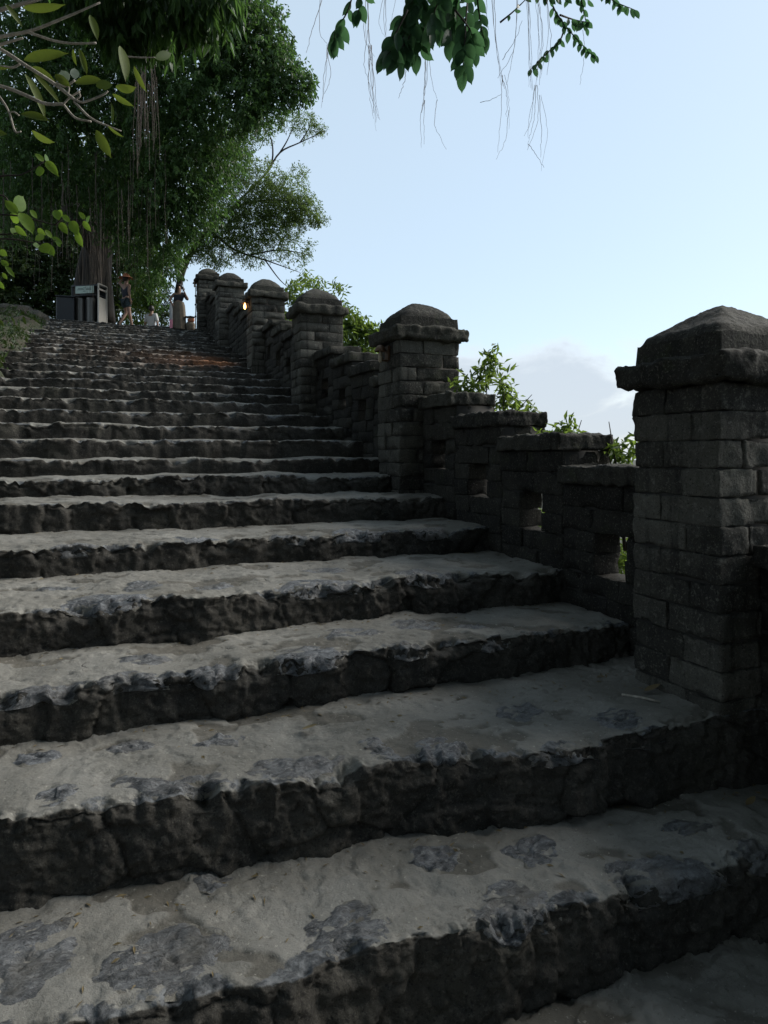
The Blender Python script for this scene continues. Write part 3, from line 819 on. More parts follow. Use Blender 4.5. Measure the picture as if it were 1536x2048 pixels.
# lighter tree behind the far pillars
base = W(345, 700, 29)
root = empty('fine_leaved_tree', base, 'airy light green tree leaning out behind the far pillars', 'tree')
fin = [cl(455,330,28,55), cl(520,380,28,62), cl(570,400,28,52), cl(610,420,28,36,1800), cl(560,450,28,50), cl(500,450,28,55), cl(450,430,28,60), cl(430,490,28,50), cl(500,500,28,36,1300), cl(390,480,28,45), cl(560,500,28,32,500), cl(350,520,28,30),
       cl(610,250,29,30,520), cl(575,235,29,28,420), cl(640,255,29,16,200), cl(530,260,29,30,600), cl(600,350,29,22,200), cl(480,280,28.5,40), cl(640,440,28,16,250),
       cl(600,520,28,26,260), cl(620,500,28,20,160), cl(440,300,28,40)]
cloud_obj('crown', leaf_cloud(tr, fin, 38000, .125, 7, 1.0, .2, .36, .1), M_FIN, root, base)
br = [([base, W(360,560,28.8), W(400,480,28.5), W(460,420,28.3), W(540,400,28.2), W(620,410,28)], [.16, .13, .10, .07, .045, .015]),
      ([W(440,440,28.4), W(500,380,28.5), W(540,335,28.8), W(545,290,29), W(535,262,29)], [.06, .05, .04, .03, .015]),
      ([W(535,345,28.8), W(560,305,29), W(600,285,29), W(650,262,29)], [.04, .035, .025, .010]),
      ([W(560,305,29), W(575,280,29), W(590,245,29)], [.035, .025, .01]), ([W(600,285,29), W(615,262,29), W(622,240,29)], [.03, .02, .008]),
      ([W(420,460,28.4), W(470,500,28.2), W(530,520,28), W(600,545,28)], [.06, .045, .03, .01]),
      ([W(500,510,28.1), W(560,500,28), W(620,510,28)], [.04, .03, .01]), ([W(530,520,28), W(560,560,28), W(590,585,28)], [.03, .02, .008])]
V, F = limb_tree(tr, br); link('trunk', mesh_np('trunk', V - base, F), M_BARK, root)

# bushes behind the wall
def bush(name, label, clumps, n, size, bpx, m=None, stems=5, wid=.36, hang=.1):
    base = W(*bpx)
    root = empty(name, base, label, 'bush', 'bushes behind the stair wall')
    cloud_obj('crown', leaf_cloud(tr, clumps, n, size, 7, .9, .15, wid, hang), m or M_BUSH, root, base)
    ps = []
    for q in range(stems):
        c = clumps[q % len(clumps)][0]; e = c + tr.normal(size=3) * .12
        ps.append(([base, (base * .45 + e * .55) + tr.normal(size=3) * .08, e], [.014, .009, .003]))
    V, F = limb_tree(tr, ps); link('stem', mesh_np('stem', V - base, F), M_BARK, root)
bush('leafy_bush', 'green bush with bright leaves behind the wall left of the second pillar', [cl(700,690,12.5,45), cl(735,725,12.5,40), cl(690,640,12.5,20,500), cl(745,665,12.5,18,350), cl(715,655,12.5,22,500), cl(660,600,12.8,8,60)], 2700, .13, (720, 880, 12.5))
bush('leafy_bush', 'thin tall bush rising behind the third pillar cap', [cl(590,590,15,26), cl(565,620,15,30), cl(640,570,15,14,150), cl(575,660,15,24), cl(690,600,15,12,90), cl(675,575,15,12,90), cl(610,565,15.5,22,300)], 1050, .13, (600, 850, 15.5))
bush('leafy_bush', 'sprig of pointed bright leaves just right of the second pillar', [cl(965,745,6.9,20,500), cl(985,720,6.9,12,260), cl(940,775,6.9,26,800), cl(1005,765,6.9,16,240), cl(1010,800,6.9,22,600), cl(1060,815,6.8,16,300), cl(930,800,6.9,22,500), cl(1040,825,6.8,18,300)], 560, .10, (975, 1010, 7.0), None, 8, .34, .1)
bush('leafy_bush', 'low sprig with one thin bare stalk above the middle wall block', [cl(1115,862,5.7,20,400), cl(1145,858,5.7,16,300), cl(1090,868,5.7,10,150), cl(1165,850,5.7,12,60)], 150, .085, (1125, 1050, 5.8), None, 4, .34)
bush('leafy_bush', 'small leafy twig in the gap beside the nearest pillar', [cl(1235,905,5.0,14,300), cl(1250,925,5.0,14,300), cl(1262,880,5.0,10,120)], 110, .085, (1250, 1100, 5.1), None, 3, .36)
bush('leafy_bush', 'grassy green bush seen through the square loophole', [cl(1245,1110,5.6,45,900), cl(1215,1130,5.6,35,700), cl(1090,1040,6.5,30,300)], 900, .10, (1235, 1250, 5.6), None, 3, .2)
# bright bush and dark thicket behind the people
bush('leafy_bush', 'bright yellow green bush behind the two walkers at the top', [cl(300,590,24.6,24), cl(285,620,24.6,24), cl(310,560,24.6,20), cl(270,600,24.8,22), cl(290,645,24.6,16), cl(270,645,24.7,16)], 2800, .12, (292, 665, 24.8), None, 4)
bush('leafy_bush', 'dark bush beside the standing woman at the top', [cl(325,620,26,20), cl(322,640,26,20), cl(335,600,26,14), cl(330,580,26,14,150)], 1300, .12, (325, 668, 26), M_DEEP, 4)
thk = [cl(30,560,29,90), cl(110,560,30,80), cl(190,540,30,80), cl(250,560,29,60), cl(60,470,31,110), cl(170,450,31,100), cl(20,620,28,50), cl(120,620,29,60), cl(230,610,28,45), cl(-60,520,28,120), cl(270,500,30,60), cl(-20,380,30,120), cl(110,350,31,130), cl(240,380,31,100)]
V, F, rn = leaf_cloud(tr, thk, 42000, .24, 7, .9, .4, .5)
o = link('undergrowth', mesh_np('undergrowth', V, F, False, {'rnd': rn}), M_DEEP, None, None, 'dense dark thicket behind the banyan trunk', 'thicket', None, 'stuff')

# ------------------------------------------------------------------ broad single leaves (each an object)
def leaf_mesh(name, wid, curl, pts=11, tipp=1.6):
    """a leaf along +Y, length 1, with a pointed tip, folded on its midrib"""
    s = np.linspace(0, 1, pts)
    w = s ** .75 * (1 - s) ** .95; w = wid * .5 * w / w.max()
    w[-1] = 0; w[0] = .012; w[-2] *= .6
    z = -curl * s ** 2
    V = np.concatenate([np.stack([-w, s, z + w * .28], 1), np.stack([0 * s, s, z], 1), np.stack([w, s, z + w * .28], 1)])
    q = [(pts*c+k, pts*c+k+1, pts*(c+1)+k+1, pts*(c+1)+k)[::-1] for c in (0, 1) for k in range(pts - 1)]
    return mesh_np(name, V, np.array(q))
def leaf_mat3(b, tip, face, roll=0.0):
    """matrix that lays a unit leaf from b to tip with its face towards 'face'"""
    y = tip - b; ln = np.linalg.norm(y); y = y / ln
    x = np.cross(y, face); x /= np.linalg.norm(x) + 1e-9
    z = np.cross(x, y)
    c, s_ = math.cos(roll), math.sin(roll)
    x, z = x * c + z * s_, z * c - x * s_
    M = Matrix.Identity(4)
    for k in range(3):
        M[k][0], M[k][1], M[k][2], M[k][3] = x[k] * ln, y[k] * ln, z[k] * ln, b[k]
    return M
LM = {}
def put_leaf(parent, b, tip, m, key, roll=0.0, face=None, wscale=1.0):
    face = -(b / np.linalg.norm(b)) if face is None else face
    k = (key, m.name)
    if k not in LM:
        me = leaf_mesh('leaf', *key); me.materials.append(m); LM[k] = me
    o = link('leaf', LM[k], m, parent)
    pm = np.zeros(3); q = parent
    while q is not None: pm += np.array(q.location); q = q.parent
    M = leaf_mat3(b - pm, tip - pm, face, roll)
    for a in range(3): M[a][0] *= wscale
    o.matrix_local = M
    return o

# banyan overhead: trunk stands beside the stairs behind the camera, boughs reach over
lr = np.random.default_rng(9)
ob = np.array([-3.6, -2.5, -1.2])
oroot = empty('banyan_tree', ob, 'banyan overhead: its leafy twigs and thin aerial roots hang into the top', 'tree')
top = [W(860,-330,4.6), W(1080,-330,4.6), W(700,-330,4.4), W(1250,-300,4.8)]
bough = [([ob, ob + [.2, .3, 2.0], ob + [.8, 1.0, 3.6], np.array([-1.2, .8, 4.6]), W(600,-700,4.0), W(860,-420,4.3), W(1100,-360,4.5), W(1330,-330,4.8)], [.42, .36, .30, .22, .14, .08, .05, .03]),
         ([ob + [.8, 1.0, 3.6], np.array([-3.6, .5, 4.4]), np.array([-4.5, 2.0, 5.4])], [.25, .18, .08]),
         ([ob + [.6, .7, 3.1], np.array([-1.2, -3.6, 4.6]), np.array([1.8, -4.5, 5.6])], [.25, .18, .08])]
V, F = limb_tree(lr, bough); link('trunk', mesh_np('trunk', V - ob, F), M_BARK, oroot)
ocl = [(np.array([x, y, z]), (1.9, 1.9, .9), 1) for x, y, z in ((-3.5, -3, 4.8), (-1, -3.5, 5.2), (1.5, -4, 5.3), (-4.5, 0, 5), (-1.5, -.5, 5.6), (1.2, -1.2, 5.8), (-5.2, 2.6, 5.4), (-3.0, 2.0, 5.9), (3.6, -4.2, 4.8), (-2, -6, 4.6), (1.5, -6.5, 4.4), (0, 1.2, 6.2), (2.6, .6, 6.4), (-2.4, 3.6, 6.6), (-.2, 3.2, 7.0), (3.6, -1.8, 5.8), (2.2, 2.4, 7.2), (-4.5, 5, 6.5), (-4, 8, 7.6), (-3.4, 11, 8.8), (-1.2, 6.2, 8.4))]  # unseen crown clumps, spread wide to block sky light over the steps
cloud_obj('crown', leaf_cloud(lr, ocl, 76000, .20, 7, .9, .3, .5), M_FIG, oroot, ob)
TW = [([(715,-90),(700,10),(672,60),(668,85)], 9, 38, 3.6), ([(745,-90),(725,-10),(715,30)], 6, 36, 3.6),
      ([(880,-120),(850,-20),(815,60),(775,110)], 20, 42, 3.5), ([(870,-120),(830,-10),(800,70),(800,120)], 18, 42, 3.55), ([(900,-120),(880,-20),(850,50),(835,110)], 18, 42, 3.6),
      ([(900,-120),(890,-30),(870,20),(865,60)], 14, 42, 3.5), ([(940,-120),(920,-20),(905,40),(900,80)], 14, 42, 3.55), ([(950,-120),(935,0),(930,80),(925,140)], 16, 40, 3.5),
      ([(960,-120),(955,-10),(962,50),(968,75)], 10, 38, 3.6), ([(850,-120),(830,-30),(820,10),(800,40)], 10, 40, 3.6), ([(815,20),(790,70),(765,110)], 7, 38, 3.5), ([(915,-60),(890,0),(880,60)], 10, 42, 3.6),
      ([(840,30),(815,80),(790,110)], 10, 42, 3.56), ([(910,20),(940,60),(950,100)], 8, 40, 3.52),
      ([(1085,-60),(1105,10),(1130,50),(1165,90),(1190,110)], 20, 20, 3.9), ([(1130,50),(1120,80),(1090,110),(1060,140)], 15, 19, 3.9), ([(1120,30),(1150,40),(1180,45)], 9, 20, 3.9), ([(1060,-60),(1085,-10),(1120,-5),(1180,0)], 12, 20, 3.9),
      ([(1000,45),(1030,20),(1070,-20)], 5, 15, 3.9), ([(1180,-40),(1225,0),(1270,20)], 11, 20, 4.0), ([(1150,-40),(1165,10),(1175,60)], 8, 18, 3.9)]
for path, nl, lpx, d in TW:
    pts = np.array([W(a, b, d + lr.uniform(-.06, .06)) for a, b in path])
    sp = smooth_path(pts, 5)
    tw = link('twig', None, None, oroot)
    V, F = tube(sp, np.linspace(.006, .0018, len(sp)), 5)
    bpy.data.objects.remove(tw)
    tw = link('twig', mesh_np('twig', V - ob, F), M_BARK, oroot)
    for q in range(nl):
        s = .25 + .75 * (q + .5) / nl; f = s * (len(sp) - 1); a = int(f)
        b = sp[a] + (sp[min(a + 1, len(sp) - 1)] - sp[a]) * (f - a)
        tg = sp[min(a + 1, len(sp) - 1)] - sp[max(0, a - 1)]; tg /= np.linalg.norm(tg) + 1e-9
        sgn = 1 if q % 2 else -1
        dr = np.array([CT, -ST, 0]) * sgn * lr.uniform(.1, .75) + np.array([ST, CT, 0]) * lr.uniform(-.5, .4) + np.array([0, 0, -1]) * lr.uniform(.55, 1.0) + tg * .3
        dr /= np.linalg.norm(dr)
        if q == nl - 1: dr = tg * .6 + np.array([0, 0, -.6]); dr /= np.linalg.norm(dr)
        ln = lpx / FPX * d * lr.uniform(.85, 1.2)
        put_leaf(tw, b + dr * ln * .08, b + dr * ln, M_TOP, (.50, .10), lr.uniform(-.7, .7))
# thin aerial roots in front of the sky
RT = [((655,-40),(625,60),(612,105),1,3.7),((640,-40),(640,60),(655,90),1,3.7),((655,90),(652,150),(642,205),3,3.7),((735,-60),(738,70),(742,100),4,3.75),((742,90),(745,170),(750,238),6,3.75),((772,-40),(768,40),(773,85),3,3.75),((800,-40),(785,30),(778,60),1,3.8),
      ((735,60),(728,130),(745,180),1,3.75),((850,70),(850,150),(848,220),4,3.65),((848,200),(846,240),(850,288),2,3.65),((858,60),(862,150),(875,200),1,3.65),((875,200),(868,250),(893,297),1,3.65),((812,140),(808,165),(798,195),1,3.6),
      ((985,-40),(990,80),(1005,160),3,3.8),((1005,150),(1012,190),(1018,230),2,3.8),((1005,150),(1002,230),(995,305),1,3.8),((1018,220),(1012,280),(992,320),1,3.8),((1035,-40),(1030,90),(1010,170),2,3.8),
      ((1055,-40),(1058,100),(1062,180),4,3.8),((1070,-40),(1082,60),(1075,170),4,3.8),((1088,-40),(1095,70),(1085,160),2,3.8),((1072,170),(1068,240),(1056,290),4,3.8),((1056,288),(1072,310),(1088,333),1,3.8),((1078,190),(1088,260),(1084,320),2,3.8),
      ((1165,60),(1168,110),(1160,165),1,3.9),((960,205),(985,198),(1003,190),1,3.8),((1005,120),(1030,80),(1045,40),1,3.85),((975,-40),(973,30),(978,60),1,3.8)]
for a, b, c, n, d in RT:
    for q in range(n):
        j = lr.normal(size=(3, 2)) * (1.0 if n == 1 else 5.0); j[0] *= .5
        pts = [W(p[0] + j[k][0], p[1] + (j[k][1] * 2 if k == 2 else 0), d + lr.uniform(-.03, .03)) for k, p in enumerate((a, b, c))]
        sp = smooth_path(pts, 7)
        sp[1:-1] += lr.normal(size=(len(sp) - 2, 3)) * .0020
        V, F = tube(sp, np.linspace(.0016, .0008, len(sp)) * lr.uniform(.7, 1.3), 4, False)
        link('aerial_root', mesh_np('aerial_root', V - ob, F), M_THIN, oroot)

# pale-branched tree with broad leaves, reaching in from the left
fb = np.array([-2.6, 3.0, -.9])
froot = empty('broad_leaved_tree', fb, 'pale smooth branches with large yellow green leaves reaching in at the upper left', 'tree')
D0 = 4.2
FB = [([(-90,45),(0,20),(95,-8),(150,-40)], [9,8,6,4], 4.2), ([(-90,100),(0,74),(60,62),(130,35),(200,5)], [8,7,6,5,3], 4.25), ([(55,64),(110,82),(150,87),(192,86)], [5.5,5,4.5,4], 4.2),
      ([(-90,130),(0,90),(46,76)], [7,6,4], 4.15), ([(-110,40),(0,98),(50,130),(105,165),(150,200)], [8,7,7,7,6], 4.1), ([(150,200),(168,204),(205,190),(216,182)], [5,4.5,4,3], 4.1), ([(148,203),(180,235),(215,252),(242,262)], [4.5,4.5,4,2.5], 4.1),
      ([(-110,150),(0,172),(50,190),(90,207),(127,208)], [8,7,7,6.5,6], 4.12), ([(127,208),(140,195),(160,182)], [4,4,3.5], 4.12), ([(127,209),(150,235),(182,243)], [4.5,4.5,4], 4.12), ([(105,165),(130,172),(150,160)], [5,5,4], 4.1),
      ([(-60,120),(0,195),(18,225),(30,262),(42,263)], [5,4.5,4,4,3], 4.15), ([(18,225),(28,224),(38,231)], [3.5,3.5,3], 4.15), ([(135,190),(138,178),(136,172)], [3.5,3.5,3], 4.1), ([(150,200),(160,192),(156,183)], [3.5,3.5,3], 4.1),
      ([(-90,128),(0,133),(25,135),(40,128)], [5,4.5,4.5,4], 4.2), ([(240,112),(280,115),(310,115)], [3,3,2], 4.5)]
paths = [([W(a, b, d) for a, b in p], [q * .5 / FPX * d for q in r_]) for p, r_, d in FB]
for p, r_ in paths:
    sp = smooth_path(p, 5); V, F = tube(sp, np.interp(np.linspace(0, 1, len(sp)), np.linspace(0, 1, len(r_)), r_), 8)
    link('branch', mesh_np('branch', V - fb, F), M_PALE, froot)
V, F = limb_tree(lr, [([fb, fb + [.1, .1, .8], fb + [.5, .35, 1.9], W(-110,100,4.2)], [.10, .085, .07, .045]), ([fb + [.5, .35, 1.9], W(-110,40,4.15)], [.05, .04]), ([fb + [.5, .35, 1.9], W(-115,150,4.15), W(-60,120,4.15)], [.05, .03, .01])])
link('trunk', mesh_np('trunk', V - fb, F), M_PALE, froot)
M_GREY = m_leaf('pale_leaf_underside', (.30, .36, .30), (.42, .48, .40), .2, (.4, .5, .3), .5)
FL = [((48,120),(134,103),24),((50,148),(97,236),22),((68,150),(125,206),18),((62,135),(108,160),20),((42,228),(98,237),22),((64,262),(104,288),14),((146,98),(151,131),11),((158,97),(176,152),16),((150,165),(205,158),24),
      ((192,172),(226,168),24),((232,175),(271,178),19),((225,188),(266,214),14),((222,205),(227,252),10),((192,260),(222,317),27),((216,252),(246,276),9),((268,132),(291,186),17),((240,92),(256,160),24),((310,117),(346,105),16),
      ((10,8),(48,54),18),((45,15),(130,14),20),((-20,130),(20,140),14),((-25,262),(15,268),18),((180,30),(197,78),16),((110,150),(140,172),16)]
for a, b, w in FL:
    d = 4.15 + lr.uniform(-.12, .12)
    A, B = W(*a, d), W(*b, d + lr.uniform(-.10, .10))
    ln = math.hypot(b[0] - a[0], b[1] - a[1])
    put_leaf(froot, A, B, M_FRG if a[0] < 240 else M_SHR if False else M_FRG, (.40, .10), lr.uniform(-1.0, 1.0), None, (w / ln) / .46)
for a, b, w in [((150,158),(149,134),17), ((135,165),(121,138),22)]:
    put_leaf(froot, W(*a, 4.08), W(*b, 4.08), M_GREY, (.40, .10), 0, None, (w / math.hypot(b[0]-a[0], b[1]-a[1])) / .40)

# bright-leaved shrub lower on the left edge
sb = np.array([-2.3, 4.6, -.6])
sroot = empty('bright_leaved_shrub', sb, 'slender shrub with small bright green leaves at the left edge', 'shrub')
SB = [([(-80,380),(0,353),(40,350),(72,334),(88,322)], 5.0), ([(-80,400),(0,390),(20,410),(35,428)], 5.0), ([(-80,430),(20,430),(70,440),(110,450),(152,458)], 5.1), ([(-80,470),(30,467),(60,450)], 5.1), ([(-80,480),(20,478),(80,487),(112,480)], 5.1), ([(152,458),(170,440)], 5.1), ([(110,450),(130,432)], 5.1), ([(-60,540),(0,525),(12,528)], 5.1)]
for p, d in SB:
    sp = smooth_path([W(a, b, d) for a, b in p], 5); V, F = tube(sp, np.linspace(.008, .003, len(sp)), 6)
    link('stem', mesh_np('stem', V - sb, F), M_BARK, sroot)
V, F = limb_tree(lr, [([sb, sb + [.2, .1, 1.2], W(-80,480,5.1), W(-80,400,5.0), W(-80,370,5)], [.03, .026, .02, .014, .01])]); link('trunk', mesh_np('trunk', V - sb, F), M_BARK, sroot)
SLV = [((88,322),(70,307),11),((78,332),(81,355),16),((92,322),(115,349),12),((90,320),(97,312),9),((30,420),(50,392),26),((36,428),(8,398),20),((34,428),(24,446),18),((40,425),(67,464),20),((60,420),(76,437),12),((30,452),(52,472),12),((28,456),(28,470),12),
       ((125,432),(108,424),12),((124,430),(141,444),13),((120,445),(134,467),12),((142,442),(155,468),13),((152,462),(164,494),14),((166,442),(181,463),12),((170,438),(158,424),9),((172,436),(180,442),10),((75,458),(90,470),10),((90,460),(106,476),12),((104,474),(126,488),12),((84,488),(96,505),16),((92,486),(109,514),17),((112,480),(122,495),9),((66,490),(82,492),10),((2,520),(18,534),12),((10,532),(31,555),10),((5,545),(14,560),9),((110,420),(118,440),14),((88,470),(70,480),12),((0,500),(14,512),14),((-5,560),(8,580),12)]
for a, b, w in SLV:
    d = 5.05 + lr.uniform(-.1, .1)
    ln = math.hypot(b[0]-a[0], b[1]-a[1])
    put_leaf(sroot, W(*a, d), W(*b, d + lr.uniform(-.08, .08)), M_SHR, (.45, .12), lr.uniform(-.5, .5), None, min(2.0, (w / ln) / .45))

# unseen trees behind and left of the camera, added to shade the stairs
for (x, y, z, lab, r_) in ((-6.5, -6, -1.7, 'unseen leafy tree added for shade behind and left of the viewer', 2.6), (0.5, -9.5, -1.8, 'unseen leafy tree added for shade straight behind the viewer', 2.9), (6.0, -9, -3.6, 'unseen leafy tree added for shade behind and right of the viewer', 2.7), (-7.5, 5, 1.0, 'unseen leafy tree added for shade on the left bank out of the picture', 2.6), (-7.0, 13, 2.0, 'unseen leafy tree added for shade high on the left bank', 2.4)):
    b = np.array([x, y, z], float)
    r0 = empty('unseen_shade_tree', b, lab, 'tree', 'unseen trees added to shade the stairs')
    V, F = limb_tree(lr, [([b, b + [.1, 0, 2], b + [.2, .2, 4.5]], [.3, .24, .1])]); link('trunk', mesh_np('trunk', V - b, F), M_BARK, r0)
    cc = [(b + [lr.normal() * 1.4, lr.normal() * 1.2, lr.uniform(1.6, 6.0)], (r_ * .75, r_ * .75, r_ * .6), 1) for _ in range(8)]
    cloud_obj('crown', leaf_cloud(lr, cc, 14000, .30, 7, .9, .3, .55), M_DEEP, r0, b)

# ------------------------------------------------------------------ things at the top of the stairs
M_DARK = m_plain('dark_painted_metal', (.022, .024, .026), .5, .3)
M_STEEL = m_plain('pale_grey_panel', (.40, .37, .32), .45, .1, .12); M_BIN = m_plain('dull_bin_metal', (.10, .095, .085), .4, .6, .2)
M_SIGN = m_plain('pale_green_sign_face', (.34, .42, .36), .5, 0, .08)
M_INK = m_plain('dark_sign_ink', (.05, .08, .07), .6)
zc = Z_TOP
def place(px, d, py=None):
    p = W(px, HY, d); p[2] = zc; return p
# litter station: roofed frame with sign, light side panel and two steel bins
b = place(180, 22.9); ang = TH - .10
root = empty('litter_bin_station', b, 'dark litter bin station with pale sign and steel side panel', 'litter bin')
root.rotation_euler = (0, 0, -.55)
def hb(nm, c, h, m, par=None):
    V, F = rbox(c, h, min(h) * .3, max(h) * 2, 0); return link(nm, mesh_np(nm, V, F, False), m, par or root)
hb('back_panel', (-.02, .22, .62), (.46, .015, .60), M_DARK); hb('roof', (-.02, 0, 1.24), (.50, .26, .03), M_DARK)
sp_ = hb('side_frame', (.46, -.24, .66), (.022, .022, .64), M_STEEL); hb('side_frame', (.46, .24, .66), (.022, .022, .64), M_STEEL); hb('side_frame', (.46, 0, 1.29), (.021, .22, .022), M_STEEL); hb('side_frame', (.46, 0, 1.12), (.020, .218, .03), M_STEEL)
hb('side_panel', (.462, 0, .44), (.010, .217, .42), M_STEEL); hb('post', (-.50, -.22, .60), (.022, .022, .62), M_DARK)
sg = hb('sign', (-.02, -.27, 1.10), (.33, .012, .12), M_SIGN)
for (x, z, w) in ((-.16, 1.14, .10), (.14, 1.14, .09), (-.15, 1.10, .13), (-.02, 1.05, .05), (.13, 1.10, .10), (-.02, 1.155, .05)):
    hb('sign_text', (x, -.2835, z), (w, .001, .010), M_INK, sg)
hb('shelf', (-.02, 0, .93), (.45, .22, .012), M_DARK)
for x in (-.33, .06):
    a = np.arange(14) / 14 * 2 * math.pi
    V = np.concatenate([np.stack([x + .15 * np.cos(a), -.04 + .15 * np.sin(a), 0 * a + z], 1) for z in (.02, .30, .62, .86)])
    q = [(k*14+j, k*14+(j+1) % 14, (k+1)*14+(j+1) % 14, (k+1)*14+j) for k in range(3) for j in range(14)]
    link('bin', mesh_np('bin', V, np.array(q)), M_BIN, root)
b = place(132, 22.7)
root = empty('dark_cabinet', b, 'plain dark box cabinet left of the litter bin station', 'cabinet'); root.rotation_euler = (0, 0, -TH + .3)
hb('body', (0, 0, .42), (.28, .2, .42), M_DARK); hb('lid', (0, 0, .86), (.30, .22, .02), M_DARK); hb('door', (0, -.205, .42), (.24, .006, .36), M_DARK)
# thin pole with ties beside the farthest pillar
b = place(391, 23.3)
root = empty('thin_pole', b, 'thin pale pole with ties beside the farthest pillar', 'pole')
M_POLE = m_plain('pale_cane', (.30, .27, .22), .7)
V, F = tube([(0, 0, -.05), (.01, 0, .7), (0, .01, 1.5)], [.018, .016, .013], 8); link('shaft', mesh_np('shaft', V, F), M_POLE, root)
for z in (.35, .75, 1.05):
    V, F = tube([(0, 0, z - .03), (0, 0, z), (0, 0, z + .03)], [.022, .034, .022], 8); link('tie', mesh_np('tie', V, F), M_DARK, root)
# boulders on the bank
def boulder(px, py, d, sx, sy, sz, label, seed, m, rot=0):
    c = W(px, py, d)
    U, F = cube_grid(12, 12, 10); U = U / np.linalg.norm(U, axis=1)[:, None]
    V = U * (1 + .28 * fbm(U[:, 0] * 1.4 + seed, U[:, 1] * 1.4, U[:, 2] * 1.4, 4))[:, None] * [sx, sy, sz]
    o = link('boulder', mesh_np('boulder', V, F), m, None, c, label, 'rock'); o.rotation_euler = (0, 0, rot)
boulder(52, 640, 21.3, .55, .5, .42, 'rounded pale brown boulder at the top left of the stairs', 2, MP)
boulder(5, 622, 20.2, .7, .4, .22, 'flat pale stone sloping at the left edge of the stairs', 8, MP, .3)
boulder(222, 660, 22.9, .3, .28, .24, 'small rock beside the walking woman at the stair top', 5, MP)

# grass and low plants on the left bank
gv, gf, gr = [], [], []
gn = 500
gx = -1.55 - np.abs(lr.normal(size=gn)) * .9; gy = lr.uniform(10.5, 24, gn)
gz = f_bank(gx, gy)
th = lr.uniform(0, 6.28, gn); hh = lr.uniform(.05, .20, gn); ww = hh * .16
dx, dy = np.cos(th), np.sin(th); lean = lr.uniform(.2, .8, gn)
B = np.stack([gx, gy, gz - .01], 1); S = np.stack([-dy, dx, 0 * dx], 1) * ww[:, None]
Tp = B + np.stack([dx * lean * hh, dy * lean * hh, hh], 1); Md = B + np.stack([dx * lean * hh * .35, dy * lean * hh * .35, hh * .6], 1)
V = np.stack([B - S, Md - S * 1.3, Tp, Md + S * 1.3, B + S], 1).reshape(-1, 3); i5 = np.arange(gn)[:, None] * 5
F = [np.concatenate([i5 + [0, 1, 3, 4]]), i5 + [1, 2, 3]]
o = link('bank_grass', mesh_np('bank_grass', V, F, False, {'rnd': np.repeat(lr.random(gn), 5)}), M_DEEP, None, None, 'low grass and weeds along the left bank of the stairs', 'grass', None, 'stuff')

gcl = []
for q in range(70):
    x = -1.75 - abs(lr.normal()) * .9; y = lr.uniform(11, 24); gcl.append((np.array([x, y, float(f_bank(np.array([x]), np.array([y]))[0]) + .04]), (.28, .28, .10), 1))
V, F, rn = leaf_cloud(lr, gcl, 3600, .075, 7, .9, 0, .45)
link('ground_cover', mesh_np('ground_cover', V, F, False, {'rnd': rn}), M_DEEP, None, None, 'low creeping plants on the left bank', 'plants', None, 'stuff')
# ------------------------------------------------------------------ people
M_SKIN = m_plain('skin', (.24, .14, .095), .55, 0, .08); M_HAIR = m_plain('dark_hair', (.015, .012, .010), .5)
M_NAVY = m_plain('dark_navy_cloth', (.018, .020, .030), .85); M_SHORT = m_plain('patterned_dark_shorts', (.02, .035, .04), .85, 0, .7, 40)
M_HAT = m_plain('orange_brown_hat', (.42, .16, .08), .8); M_BEIGE = m_plain('beige_wrap_cloth', (.13, .108, .08), .9, 0, .5, 9); M_WHITE = m_plain('white_cloth', (.42, .42, .41), .85, 0, .06); M_PINK = m_plain('pink_towel', (.70, .28, .36), .9)
def skin_obj(name, verts, edges, radii, m, parent, sub=2):
    me = bpy.data.meshes.new(name); me.from_pydata([tuple(v) for v in verts], edges, []); me.update()
    o = bpy.data.objects.new(name, me); col.objects.link(o); o.parent = parent; me.materials.append(m)
    md = o.modifiers.new('skin', 'SKIN'); md.use_smooth_shade = True
    for k, sv in enumerate(me.skin_vertices[0].data):
        r_ = radii[k]; sv.radius = (r_, r_) if not isinstance(r_, tuple) else r_; sv.use_root = (k == 0)
    s = o.modifiers.new('sub', 'SUBSURF'); s.levels = sub; s.render_levels = sub
    return o
